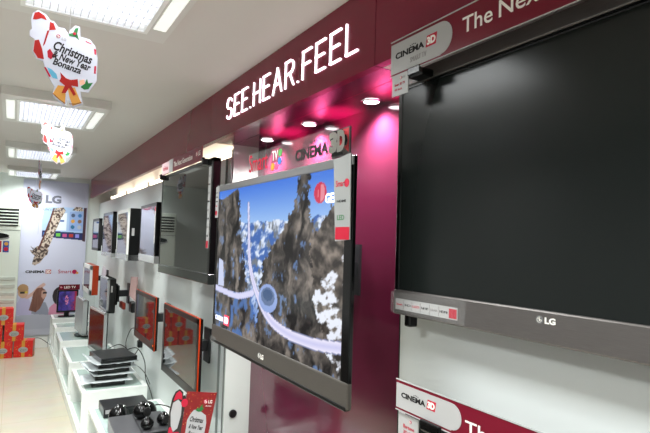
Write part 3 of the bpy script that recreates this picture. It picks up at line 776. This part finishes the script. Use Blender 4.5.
# glossy black satellite speakers
def speaker(loc, rz, rx, label, s=1.):
    r = empty('satellite_speaker', loc, label, 'speaker', rz, 'glossy black satellite speakers')
    R_ = Matrix.Rotation(rx, 4, 'X'); hgt = .085 * s
    fn = lambda d_: 1 - .28 * max(d_.z, -0.6) - (.0 if d_.y > 0 else .12 * abs(d_.y))
    MB().ellipsoid((0, 0, hgt / 2), (.042 * s, .045 * s, hgt / 2), 28, 18, fn).build('shell', BLACKG, r)
    k = MB(); k.cyl((0, -.036 * s, hgt * .45), (0, -.042 * s, hgt * .47), .024 * s, .02 * s, 24); k.build('grille', mat('speaker_mesh', '#151515', .6, bump=.5, nscale=300), r)
    MB().cyl((0, 0, 0), (0, 0, .008), .026 * s, .02 * s, 20).build('foot', BLACK, r)
    k = MB(); k.ellipsoid((.008 * s, -.02 * s, hgt * .86), (.009 * s, .007 * s, .005 * s), 14, 8); k.build('chrome_dot', CHROME, r)
    return r
speaker((.70, 3.14, .446), .5, 0, 'tall glossy black speaker standing on the grey player box', 1.15)
speaker((.61, 3.35, .371), 1.2, 0, 'squat glossy black speaker left of the tall one, in front of the labelled player', 1.3)
speaker((.79, 3.37, .371), -.6, 0, 'glossy black speaker right behind the tall one, nearest the wall', 1.15)
speaker((.785, 2.985, .446), .2, 0, 'glossy black speaker on the right side of the grey box, beside the standing card', .85)
speaker((.69, 2.955, .446), 2.2, 0, 'glossy black speaker at the front edge of the grey box, bottom of photo', .8)

# standing greeting card with a red board
g = empty('standing_card', (.745, 2.5, .385), 'red Christmas board with a red and white figure-shaped side, standing at the bottom edge', 'card', math.radians(-14))
g.scale = (.72, 1, .9); g.rotation_euler[1] = math.radians(7)
RB = mat('red_board_print', '#7d1016', .35, noise=.35, nscale=14)
MB().prism([(-.03, .0), (.14, .0), (.165, .418), (-.035, .415)], 0, .004).build('red_board', RB, g)
lobe = MB().prism([(-.12, 0), (-.04, 0), (-.028, .2), (-.035, .3), (-.03, .37), (-.045, .395), (-.055, .39), (-.06, .41), (-.085, .425), (-.11, .41), (-.125, .37), (-.13, .3), (-.12, .22), (-.125, .1)], .001, .005).build('cut_out', mat('print_black_outline', '#2a2322', .4), g)
MB().prism([(-.114, .36), (-.105, .4), (-.085, .416), (-.066, .402), (-.058, .37), (-.085, .375)], -.001, .001).build('red_patch', REDT, lobe)
MB().prism([(-.12, .3), (-.115, .35), (-.085, .37), (-.057, .35), (-.05, .29), (-.06, .22), (-.085, .2), (-.105, .23)], -.001, .001).build('white_patch', PAPER, lobe)
MB().prism([(-.117, .1), (-.115, .22), (-.1, .225), (-.085, .195), (-.065, .2), (-.045, .2), (-.045, .0), (-.114, 0)], -.001, .001).build('red_patch', REDT, lobe)
disc(MB(), -.04, .355, .022, -.003, -.001, 16).build('red_patch', REDT, lobe)
sl = MB().prism([(-.0, .0), (.12, .0), (.125, .18), (.115, .22), (.085, .235), (.06, .25), (.03, .245), (.012, .225), (-.005, .19)], -.0015, 0).build('white_label', PAPER, g); sl.location = (0, 0, .075)
text(sl, 'card_lettering', 'Christmas', .012, .185, .09, .028, -.0025, BTXT, bold=.02, shear=.3, rot=-.08); text(sl, 'card_lettering', '& New Year', .012, .148, .095, .024, -.0025, BTXT, bold=.02, shear=.3, rot=-.08)
text(sl, 'card_lettering', 'Bonanza', .014, .112, .08, .024, -.0025, BTXT, bold=.02, shear=.3, rot=-.08)
MB().prism([(.04, .245), (.055, .262), (.06, .248), (.072, .27), (.085, .28), (.08, .262), (.095, .258), (.078, .24), (.06, .238)], -.003, -.0015).build('holly', GREEN, sl)
lg_logo(g, .085, .355, .026, 0); text(g, 'card_lettering', 'LG', .116, .36, .026, .018, -.001, WTXT, bold=.02); text(g, 'card_lettering', "Life's Good", .1, .343, .04, .006, -.001, WTXT)
sp = MB(); random.seed(11)
for k in range(60):
    a_ = random.uniform(-.03, .15); b_ = random.uniform(.24, .41)
    disc(sp, a_, b_, random.uniform(.0008, .0022), -.0008, 0, 6)
sp.build('gold_specks', GOLD, g)
MB().prism([(0, 0), (.08, 0), (.04, .2)], .004, .006).xf(Matrix.Translation((.03, .003, 0)) @ Matrix.Rotation(math.radians(-18), 4, 'X')).build('easel_back', PAPER, g)

# monitors on tables
def violet(U, V):
    n = fbm(U * 6, V * 5); n2 = fbm(U * 12 + 8, V * 12)
    img = mixc(col('#231a45'), col('#4a3f8f'), np.clip(n * 1.6 - .3, 0, 1))
    img = mixc(img, col('#a02a44')[None, None, :] + 0 * img, np.clip((U - .55) * 2.2, 0, 1) * np.clip(n2 * 2 - .4, 0, 1))
    setc(img, ell(U, V, .45, .45, .1, .25) & (n2 > .45), '#b06a86'); setc(img, (U > .88), '#7a2034'); return img
def desk_monitor(name, label, loc, rz, w, h, bez, fm, fn=None, sm=SCREEN, lift=.06, depth=.03, base=(.1, .07), shell=BLACK):
    r = empty(name, loc, label, 'monitor', rz)
    b = bez
    f = MB().rbox(-w / 2, -w / 2 + b, 0, depth, lift, lift + h, .004).rbox(w / 2 - b, w / 2, 0, depth, lift, lift + h, .004)
    f.rbox(-w / 2, w / 2, 0, depth, lift, lift + b * 1.3, .004).rbox(-w / 2, w / 2, 0, depth, lift + h - b, lift + h, .004); f.build('bezel', fm, r)
    if fn: paint(r, 'screen', -w / 2 + b, lift + b * 1.3, w - 2 * b, h - 2.3 * b, .002, 70, 50, fn, PICT)
    else: MB().box(-w / 2 + b - .001, w / 2 - b + .001, .002, .006, lift + b, lift + h - b + .001).build('screen', sm, r)
    MB().rbox(-w / 2 + .006, w / 2 - .006, .01, depth + .012, lift + .006, lift + h - .006, .008).build('back_cover', shell, r)
    MB().rbox(-.03, .03, depth, depth + .02, .01, lift + h * .4, .005).build('stand_neck', BLACK, r)
    k = MB(); P = [(base[0] * math.cos(2 * PI * i / 28), depth + .01 + base[1] * math.sin(2 * PI * i / 28)) for i in range(28)]
    k.prism(P, .001, .014, plane='xy'); k.build('stand_base', BLACKG, r)
    return r
M1 = desk_monitor('monitor', 'black desk monitor showing a violet and red picture on the farthest table', (.66, 7.52, .435), math.radians(4), .25, .29, .018, BLACK, violet, lift=.06)
s4 = empty('promotional_sign', (.67, 7.53, .786), 'small burgundy LED TV strip standing on top of the violet picture monitor', 'sign', math.radians(6), rx=0)
MB().box(-.12, .13, 0, .004, 0, .07).build('backing_board', CRIM, s4); lg_logo(s4, -.11, .02, .03, 0); text(s4, 'sign_lettering', 'LED TV', -.06, .02, .14, .03, -.001, WTXT, bold=.02)
M2 = desk_monitor('monitor', 'tall silver-framed monitor seen edge-on, in front of the violet picture monitor', (.68, 6.38, .38), WALLROT + math.radians(3), .5, .38, .022, SILVER, sm=mat('pale_screen', '#8f9390', .15), lift=.04, depth=.045, base=(.12, .09))
M3 = desk_monitor('monitor', 'silver-framed dark monitor standing left of the wall socket, behind the stacked players', (.705, 5.2, .37), WALLROT + math.radians(6), .56, .40, .022, SILVER, sm=mat('dull_dark_screen', '#1c1a1c', .12, spec=.2), lift=.05, depth=.025, base=(.14, .08))
sb = empty('monitor_stand', (.88, 6.2, .381), 'black folded monitor stand lying on the table right of the edge-on monitor', 'stand')
MB().rbox(-.06, .055, -.06, .14, 0, .02, .006).build('base_plate', BLACKG, sb)
MB().rbox(-.02, .03, .02, .05, .018, .2, .006).xf(Matrix.Rotation(math.radians(18), 4, 'Y')).build('support_arm', BLACK, sb)

# cables
def cable(pts, label, r=.004): tag(MB().tube(pts, r).build('cable', CABLE), label, 'cable')
cable([(1.02, 4.75, .62), (.99, 4.8, .68), (.97, 4.95, .66), (.95, 5.05, .52), (.96, 4.95, .42), (.98, 4.8, .46), (1.0, 4.74, .52)], 'black cable looping from the small power adapter on the wall')
cable([(.80, 4.45, .56), (.93, 4.5, .58), (.99, 4.45, .48), (.985, 4.35, .36), (.99, 4.2, .3), (.98, 4.05, .26), (1.0, 3.95, .2)], 'thin black cable hanging from the top player down the wall')
cable([(.85, 5.35, .42), (.92, 5.2, .48), (.97, 5.05, .45), (.99, 4.9, .38), (.98, 4.8, .375)], 'black cable running from the silver-framed monitor to the wall')
cable([(.468, 7.36, .12), (.35, 7.6, .17), (.2, 7.7, .12), (.1, 7.75, .1)], 'dark cable leaving the far table towards the gift boxes')
cable([(.8, 3.45, .385), (.88, 3.5, .4), (.97, 3.4, .38), (.99, 3.3, .33), (1.0, 3.2, .25)], 'black cable running from the speakers to the low socket')
cable([(.78, 4.4, .5), (.9, 4.38, .47), (.96, 4.3, .42), (.975, 4.15, .36)], 'second thin cable on the right of the player stack', .003)

# ------------------------------------------------------------------ air conditioner, far wall
ac = empty('air_conditioner', (-.185, 7.66, 0), 'tall white floor-standing air conditioner at the left edge', 'air conditioner')
ACM = mat('ac_white', '#e3ebe0', .3)
MB().rbox(-.265, .265, -.15, .15, .02, 1.87, .012).build('body', ACM, ac)
MB().box(-.235, .235, -.153, -.149, 1.6, 1.83).build('outlet_recess', mat('dark_outlet', '#15171a', .5), ac)
for k in range(6):
    z_ = 1.615 + k * .04
    MB().rbox(-.232, .232, -.168, -.15, z_, z_ + .014, .003).build('louver', ACM, ac)
MB().box(-.262, .262, -.153, -.149, 1.545, 1.549).build('panel_joint', DGREY, ac)
k = MB(); disc(k, -.0, 1.475, .145, -.158, -.149, 32, rz=.035); k.build('display_window', BLACKG, ac)
k = MB(); disc(k, -.0, 1.455, .15, -.156, -.149, 32, rz=.036); k.build('display_rim', SILVER, ac)
st = MB().box(.085, .15, -.1525, -.1495, 1.27, 1.41).build('sticker', mat('sticker_blue', '#2d4f9c', .4), ac)
disc(MB(), .12, 1.375, .022, -.154, -.1525).build('sticker_mark', GOLD, st); disc(MB(), .12, 1.31, .025, -.154, -.1525).build('sticker_mark', REDT, st)
MB().box(.0, .07, -.1525, -.1495, 1.27, 1.41).build('sticker', REDT, ac)
for k in range(7):
    z_ = .35 + k * .095
    MB().rbox(-.24, .24, -.162, -.149, z_, z_ + .045, .004).build('intake_slat', mat('ac_slat_grey', '#c2c9bf', .4), ac)
MB().rbox(-.27, .27, -.155, .155, 0, .03, .004).build('base', DGREY, ac)

# ------------------------------------------------------------------ banner
def poster(U, V):
    n = fbm(U * 10, V * 24); n2 = fbm(U * 60, V * 140, 3)
    X = .085 + U * .79; Z = 2.235 - V * 2.07
    img = mixc(col('#cdcfe2'), col('#bfc2d8'), np.clip(np.abs(V - .5) * 1.6, 0, 1)); 
    I = lambda P: inpoly(X, Z, P)
    # floor-like grey lower part and sofa
    setc(img, V > .9, '#b4b7c4'); 
    # tablet like tv panel
    pan = I([(.325, 1.70), (.345, 1.87), (.45, 1.88), (.845, 1.895), (.842, 1.44), (.33, 1.475)])
    setc(img, pan, '#a9c4e6'); 
    setc(img, I([(.33, 1.56), (.842, 1.54), (.842, 1.44), (.33, 1.475)]), '#1d2a5e')
    for i, c in enumerate(('#3f7fc0', '#4a90c8', '#6fc04a', '#c0558a', '#b0392f', '#8f8fe0')):
        cx = .37 + i * .078; setc(img, I([(cx - .025, 1.535 - i * .003), (cx + .025, 1.535 - i * .003), (cx + .025, 1.49 - i * .003), (cx - .025, 1.49 - i * .003)]), c)
    setc(img, I([(.5, 1.8), (.62, 1.81), (.62, 1.57), (.5, 1.57)]), '#e6edf6'); setc(img, I([(.53, 1.71), (.59, 1.71), (.59, 1.685), (.53, 1.685)]), '#4468a8')
    setc(img, I([(.65, 1.83), (.82, 1.84), (.82, 1.57), (.65, 1.57)]), '#93aede')
    cs = ('#4a5a78', '#3f78b8', '#d39a3a', '#8f6a50', '#2f6f9a', '#b9bcc8')
    for i in range(6):
        cx = .695 + (i % 2) * .085; cz = 1.78 - (i // 2) * .08
        setc(img, ell(X, Z, cx, cz, .024, .026), cs[i])
    setc(img, I([(.825, 1.89), (.86, 1.895), (.86, 1.42), (.825, 1.43)]) , '#472a3a')
    # thin frame of glass at left
    for P in ([(.285, 1.75), (.29, 1.75), (.285, 1.5), (.28, 1.5)], [(.285, 1.75), (.345, 1.76), (.345, 1.753), (.285, 1.743)]): setc(img, I(P), '#a9b1c8')
    # giraffe: neck comes out of the screen, head hangs at lower left
    neck = I([(.44, 1.80), (.48, 1.87), (.57, 1.885), (.6, 1.84), (.545, 1.72), (.49, 1.55), (.43, 1.36), (.40, 1.3), (.30, 1.27), (.335, 1.42), (.385, 1.58), (.42, 1.70)])
    head = I([(.2, 1.30), (.23, 1.29), (.25, 1.31), (.28, 1.35), (.34, 1.34), (.42, 1.3), (.41, 1.24), (.37, 1.20), (.33, 1.13), (.27, 1.09), (.235, 1.11), (.245, 1.16), (.26, 1.22), (.22, 1.26)])
    top = I([(.68, 1.85), (.72, 1.9), (.8, 1.9), (.83, 1.85), (.78, 1.84)])
    spots = vnoise(X * 75, Z * 62) * .7 + n2 * .35
    g = mixc(col('#4d3a33'), col('#cdbfb0'), np.clip((spots - .42) * 8, 0, 1))
    setc(img, neck, g); setc(img, top, g); setc(img, head, mixc(col('#40322e'), col('#b3a294'), np.clip((spots - .46) * 6, 0, 1)))
    mane = dist_path(X, Z, [(.455, 1.86), (.425, 1.72), (.375, 1.55), (.325, 1.38), (.3, 1.31)]); setc(img, mane < .011, '#5a2f26')
    setc(img, I([(.205, 1.35), (.24, 1.32), (.26, 1.34), (.235, 1.3)]), '#5e5450')
    # sofa
    setc(img, I([(.06, .43), (.2, .44), (.38, .45), (.6, .42), (.9, .43), (.9, .2), (.06, .2)]), '#aeb2bf')
    setc(img, I([(.06, .25), (.9, .25), (.9, .1), (.06, .1)]), '#b9bcc8')
    # child on the left pointing: shirt, arm, head, glasses
    setc(img, I([(.09, .44), (.095, .6), (.13, .68), (.2, .69), (.25, .6), (.26, .44)]), '#b9b4d3')
    setc(img, dist_path(X, Z, [(.2, .67), (.27, .72), (.33, .79), (.385, .835)]) < .022, '#cba79c')
    setc(img, ell(X, Z, .155, .745, .06, .085), '#c29b7e'); setc(img, ell(X, Z, .15, .79, .062, .055), '#a9845c')
    setc(img, I([(.12, .745), (.2, .75), (.2, .725), (.12, .72)]), '#2b2b25'); setc(img, ell(X, Z, .19, .737, .018, .014), '#c9b23a')
    # long brown hair in the middle
    setc(img, I([(.26, .45), (.27, .55), (.31, .61), (.42, .6), (.46, .5), (.46, .43)]), '#8f95a5')
    setc(img, I([(.23, .5), (.255, .62), (.27, .72), (.31, .79), (.37, .8), (.42, .75), (.42, .68), (.39, .6), (.36, .52), (.31, .47)]), mixc(col('#5e3a31'), col('#8f6352'), fbm(X * 90, Z * 8)))
    setc(img, I([(.37, .76), (.42, .76), (.425, .68), (.39, .64), (.365, .68)]), '#c09888'); setc(img, I([(.38, .735), (.43, .74), (.43, .715), (.38, .71)]), '#2b2326')
    # dark round head in pink shirt
    setc(img, I([(.46, .43), (.47, .53), (.53, .59), (.68, .6), (.72, .5), (.72, .43)]), '#cf8aa4')
    setc(img, ell(X, Z, .575, .68, .075, .12), '#2b2326'); setc(img, ell(X, Z, .64, .66, .03, .05), '#b98f80')
    return img * 1.0
bn = empty('banner', (.085, 7.825, .165), 'large pale grey wall banner with a giraffe leaning out of a screen', 'banner')
paint(bn, 'printed_face', 0, 0, .79, 2.07, -.0035, 150, 330, poster, PRINT)
MB().box(0, .79, -.003, .012, 0, 2.07).build('backing_board', PAPER, bn)
def P2(x, z): return x - .085, z - .165
def wtx(name, s, x, z, w, h, m, **k): a, b = P2(x, z); return text(bn, name, s, a, b, w, h, -.0055, m, **k)
lg_logo(bn, .15 - .085 - .0, 1.905 - .165, .16, -.005, mat('dull_plum_logo', '#9c2a55', .4))
wtx('logo_lettering', 'LG', .35, 1.93, .19, .11, mat('slate_lettering', '#6c6e7c', .5), bold=.05)
wtx('logo_lettering', "Life's Good", .33, 1.83, .23, .035, MATS['slate_lettering'])
wtx('cinema_lettering', 'CINEMA', .165, .99, .225, .035, BTXT, bold=.04)
k = MB().box(.40 - .085, .465 - .085, -.0055, -.004, .98 - .165, 1.035 - .165).build('red_tile', RED, bn); text(k, 'tile_lettering', '3D', .405 - .085, .985 - .165, .055, .042, -.0066, WTXT, bold=.04)
wtx('smart_lettering', 'Smart', .55, .985, .165, .05, REDT)
k = MB(); disc(k, .665, .84, .03, -.0055, -.004); k.build('smart_icon', MAG, bn); k = MB(); disc(k, .70, .825, .015, -.006, -.004); k.build('smart_icon', GOLD, bn)

# ------------------------------------------------------------------ gift boxes
GR = mat('red_gift_wrap', '#d8231f', .35)
def gift(x, y, z, rz, label, s=.205):
    r = empty('gift_box', (x, y, z), label, 'gift box', rz, 'red gift boxes on the floor')
    h = s * .97; MB().rbox(-s / 2, s / 2, 0, s * .8, 0, h, .003).build('wrapped_carton', GR, r)
    MB().box(-.018, .018, -.002, .0, 0, h + .001).box(-.018, .018, -.002, s * .8 + .001, h - .0005, h + .0015).box(s / 2, s / 2 + .0015, s * .4 - .016, s * .4 + .016, 0, h + .001).build('gold_ribbon', GOLD, r)
    k = MB(); disc(k, 0, h * .45, .052, -.004, -.001, 24, rz=.034); o = k.build('oval_label', PAPER, r)
    text(o, 'label_lettering', 'Christmas', -.035, h * .45, .07, .014, -.005, GREEN); text(o, 'label_lettering', 'Bonanza', -.03, h * .45 - .018, .06, .012, -.005, BTXT)
    k = MB(); disc(k, s * .4, h * .45, .045, -.0035, -.001, 24, rz=.034)
    o2 = k.build('oval_label', PAPER, r); o2.location = (s / 2 + .0, 0, 0); o2.rotation_euler = (0, 0, PI / 2)
    rnd = random.Random(int(x * 1000 + z * 77)); k = MB()
    for i in range(26):
        a = rnd.uniform(-s / 2 + .01, s / 2 - .01); b = rnd.uniform(.01, h - .01)
        if abs(a) < .022 or (abs(a) < .055 and abs(b - h * .45) < .036): continue
        disc(k, a, b, rnd.uniform(.003, .006), -.001, 0, 7)
    k.build('gold_dots', GOLD, r)
    return r
yb = 7.28
gift(-.035, yb + .02, 0, 0, 'red gift box at the bottom left of the pile by the air conditioner')
gift(.18, yb + .02, 0, math.radians(-10), 'red gift box at the bottom right of the pile, showing two sides')
gift(-.15, yb + .02, .2, 0, 'red gift box at the left edge of the middle layer of the pile')
gift(.075, yb + .02, .2, math.radians(-2), 'red gift box in the middle layer, on the right below the topmost box')
gift(-.045, yb + .02, .4, math.radians(2), 'topmost red gift box of the pile')
for gx, gz, lb in ((-.26, 0, 'red gift box just left of the frame in the bottom layer'), (-.48, 0, 'red gift box farthest left in the bottom layer, outside the frame'), (-.37, .2, 'red gift box of the middle layer outside the frame, mirrored in the lower televisions'),
                   (-.26, .4, 'red gift box on the third layer just left of the topmost visible one')):
    gift(gx, yb + .02, gz, 0, lb)

# ------------------------------------------------------------------ hanging cards
HG = dict(outline=[(-0.0977, -0.0258), (-0.0925, -0.0193), (-0.0961, 0.007), (-0.0926, 0.0242), (-0.0804, 0.036), (-0.0603, 0.0282), (-0.0506, 0.015), (-0.0396, 0.0139), (-0.0292, 0.0006), (-0.0129, 0.0007), (-0.0016, -0.0138), (-0.0009, -0.003), (0.013, 0.0154), (0.0256, 0.0145), (0.0282, -0.0133), (0.0539, -0.0166), (0.0682, -0.0324), (0.076, -0.065), (0.0769, -0.1332), (0.0566, -0.171), (0.0361, -0.1715), (0.044, -0.2083), (0.0173, -0.2235), (0.0062, -0.2015), (-0.0027, -0.2229), (-0.0353, -0.1932), (-0.0296, -0.1705), (-0.0506, -0.1386), (-0.0614, -0.1044), (-0.0772, -0.1013), (-0.0882, -0.0817), (-0.0844, -0.0472), (-0.0969, -0.0411)],
hat=[(-0.0917, 0.0069), (-0.0883, 0.026), (-0.0785, 0.0313), (-0.0647, 0.0245), (-0.0572, 0.0119), (-0.0709, 0.0149), (-0.084, 0.0076)],
skin=[(-0.0842, -0.0094), (-0.0702, 0.0007), (-0.0564, -0.0036), (-0.058, -0.0172), (-0.0688, -0.0204), (-0.0801, -0.020)],
mitt=[(-0.0503, 0.0098), (-0.0411, 0.0082), (-0.0345, -0.0087), (-0.0513, -0.0142)],
arm=[(-0.0558, -0.0166), (-0.0502, -0.0139), (-0.0594, -0.0556), (-0.0646, -0.0633)],
coat=[(-0.0842, -0.051), (-0.0745, -0.0461), (-0.0654, -0.07), (-0.0595, -0.0981), (-0.074, -0.098), (-0.086, -0.0812)],
glove=[(-0.0528, -0.0737), (-0.0464, -0.0657), (-0.039, -0.0771), (-0.033, -0.0824), (-0.0426, -0.095), (-0.0508, -0.0903)],
bow=[(-0.018, -0.1267), (-0.0028, -0.1409), (0.0097, -0.1437), (0.0272, -0.1376), (0.0295, -0.1599), (0.0117, -0.1593), (0.0247, -0.1823), (0.019, -0.1873), (0.0062, -0.167), (-0.0012, -0.183), (-0.0116, -0.1849), (-0.0046, -0.1624), (-0.0191, -0.152), (-0.015, -0.1413)],
bell1=[(-0.0219, -0.1644), (-0.0045, -0.1637), (-0.001, -0.1882), (-0.0019, -0.2149), (-0.0331, -0.1915)],
bell2=[(0.0027, -0.1677), (0.0213, -0.1628), (0.0295, -0.1827), (0.0402, -0.205), (0.0181, -0.2167), (0.0087, -0.1931)],
holly1=[(-0.0028, -0.0128), (0.0087, -0.0073), (0.014, 0.0075), (0.0222, 0.0109), (0.0195, -0.0073), (0.0252, -0.0249), (0.0152, -0.0178), (-0.0001, -0.0189)],
holly2=[(0.0458, -0.1474), (0.051, -0.1315), (0.0553, -0.1442), (0.0674, -0.1405), (0.0562, -0.1617), (0.0454, -0.165), (0.0355, -0.1588)],
gifts=[(-0.0505, -0.119), (-0.0389, -0.1231), (-0.0269, -0.1338), (-0.0228, -0.1475), (-0.0355, -0.146), (-0.0453, -0.1323)],
gift2=[(0.031, -0.1409), (0.0439, -0.1343), (0.047, -0.1472), (0.0341, -0.155)],
edge1=[(0.0649, -0.04), (0.0711, -0.0414), (0.0719, -0.0576), (0.0669, -0.056)], edge2=[(0.0686, -0.0912), (0.0735, -0.0902), (0.0734, -0.1134), (0.0685, -0.1131)],
edge3=[(-0.0583, -0.1206), (-0.0538, -0.1197), (-0.0402, -0.1431), (-0.0446, -0.1453)], edge4=[(0.0419, -0.0222), (0.058, -0.0266), (0.0582, -0.0293), (0.0421, -0.0256)])
BELL = mat('bell_gold_print', '#d99a48', .45); PASTEL = mat('pastel_print', '#efb89b', .5); SKYP = mat('sky_blue_print', '#5aa7c9', .5)
def hanger():
    r = empty('hanging_card', (.107, 1.6, 2.085), 'x', 'hanging card', 0, 'Christmas cards hanging from the ceiling')
    c = MB().prism(HG['outline'], 0, .003).build('card', mat('bright_card', '#b2b4c0', .4), r)
    def layer(key, m, name, dy=.0007): MB().prism(list(HG[key]), -dy, 0).build(name, m, c)
    layer('hat', mat('coral_red_print', '#a81814', .4), 'red_patch'); layer('coat', MATS['coral_red_print'], 'red_patch'); layer('mitt', MATS['coral_red_print'], 'red_patch')
    layer('glove', RED, 'red_patch'); layer('arm', MATS['coral_red_print'], 'red_patch')
    for key in ('edge1', 'edge2', 'edge3', 'edge4'): layer(key, REDT, 'red_border_dash')
    layer('gifts', SKYP, 'printed_gift'); layer('gift2', PASTEL, 'printed_gift', .0009); layer('holly1', GREEN, 'holly'); layer('holly2', GREEN, 'holly')
    disc(MB(), .0125, -.009, .004, -.0014, -.0006, 10).build('holly_berry', REDT, c)
    layer('bell1', BELL, 'bell'); layer('bell2', BELL, 'bell'); layer('bow', MATS['coral_red_print'], 'bow', .0013)
    k = MB(); stroke(k, [(-.0325, -.190), (-.017, -.2035), (-.002, -.2125)], .0014, -.0012, -.0006); stroke(k, [(.01, -.2125), (.025, -.2105), (.0395, -.2035)], .0014, -.0012, -.0006)
    k.build('bell_rim', mat('bell_brown', '#8f5a22', .5), c)
    lg_logo(c, -.033, -.031, .0105, 0); text(c, 'logo_lettering', 'LG', -.0195, -.034, .0115, .0075, -.001, GTXT, bold=.02, rot=-.2)
    text(c, 'card_lettering', 'Christmas', -.0405, -.0655, .102, .0275, -.001, BTXT, bold=.03, rot=-.235, shear=.15)
    text(c, 'card_lettering', '& New Year', -.041, -.0885, .100, .022, -.001, BTXT, bold=.03, rot=-.215, shear=.15)
    text(c, 'card_lettering', 'Bonanza', -.0385, -.108, .073, .020, -.001, BTXT, bold=.03, rot=-.2, shear=.15)
    MB().cyl((0, .0015, -.006), (.0, .0015, 1), .0012, n=6).build('cord', mat('white_cord', '#ededed', .5), r)
    return r
h0 = hanger()
HL = [((.095, 1.42, 2.019), 0, 'nearest hanging Christmas and New Year card with gold bells, top left'),
      ((.21, 3.5, 2.155), -4, 'second hanging Christmas card, below the second ceiling light'),
      ((.176, 5.1, 2.115), 78, 'third hanging Christmas card, turned edge-on to the viewer'),
      ((.206, 7.0, 2.035), 12, 'farthest hanging Christmas card, in front of the banner logo')]
for i, (l, a, lb) in enumerate(HL):
    o = h0 if i == 0 else copy_tree(h0)
    o.location = l; o.rotation_euler = (0, 0, math.radians(a)); o['label'] = lb
    o.scale = (.8875,) * 3 if i == 0 else (1, 1, 1)
    for ch in o.children:
        if ch.name.startswith('cord'): ch.scale = (1, 1, (ZC - .001 - l[2]) / (.8875 if i == 0 else 1))
fl = MB().cyl((0, 0, 0), (.02, 0, 0), .004, n=10)

# ------------------------------------------------------------------ world, camera, view
wd = bpy.data.worlds.new('World'); scene.world = wd; wd.use_nodes = True
wd.node_tree.nodes['Background'].inputs['Color'].default_value = (.8, .85, .85, 1); wd.node_tree.nodes['Background'].inputs['Strength'].default_value = .3
cam = bpy.data.cameras.new('Camera'); co = bpy.data.objects.new('Camera', cam); COL.objects.link(co)
cam.lens = 510 / 650 * 36; cam.sensor_width = 36; cam.sensor_fit = 'HORIZONTAL'; cam.clip_start = .02
f = 510.; vx, vy, rho = 13., 234., .03
yv = np.array([(vx - 325) / f, (vy - 216.5) / f, 1.]); yv /= np.linalg.norm(yv)
p2 = np.array([(vx + 100 - 325) / f, (vy + 100 * rho - 216.5) / f, 1.])
up = np.cross(p2, yv); up /= np.linalg.norm(up)
if up[1] > 0: up = -up
xv = np.cross(yv, up); R = np.array([xv, yv, up])
r_ = R @ [1, 0, 0]; u_ = R @ [0, -1, 0]; b_ = R @ [0, 0, -1]
co.matrix_world = Matrix(((r_[0], u_[0], b_[0], 0), (r_[1], u_[1], b_[1], 0), (r_[2], u_[2], b_[2], 1.5), (0, 0, 0, 1)))
scene.camera = co
vs = scene.view_settings; vs.view_transform = 'Standard'; vs.look = 'None'; vs.gamma = 1; vs.use_curve_mapping = False; vs.exposure = .2
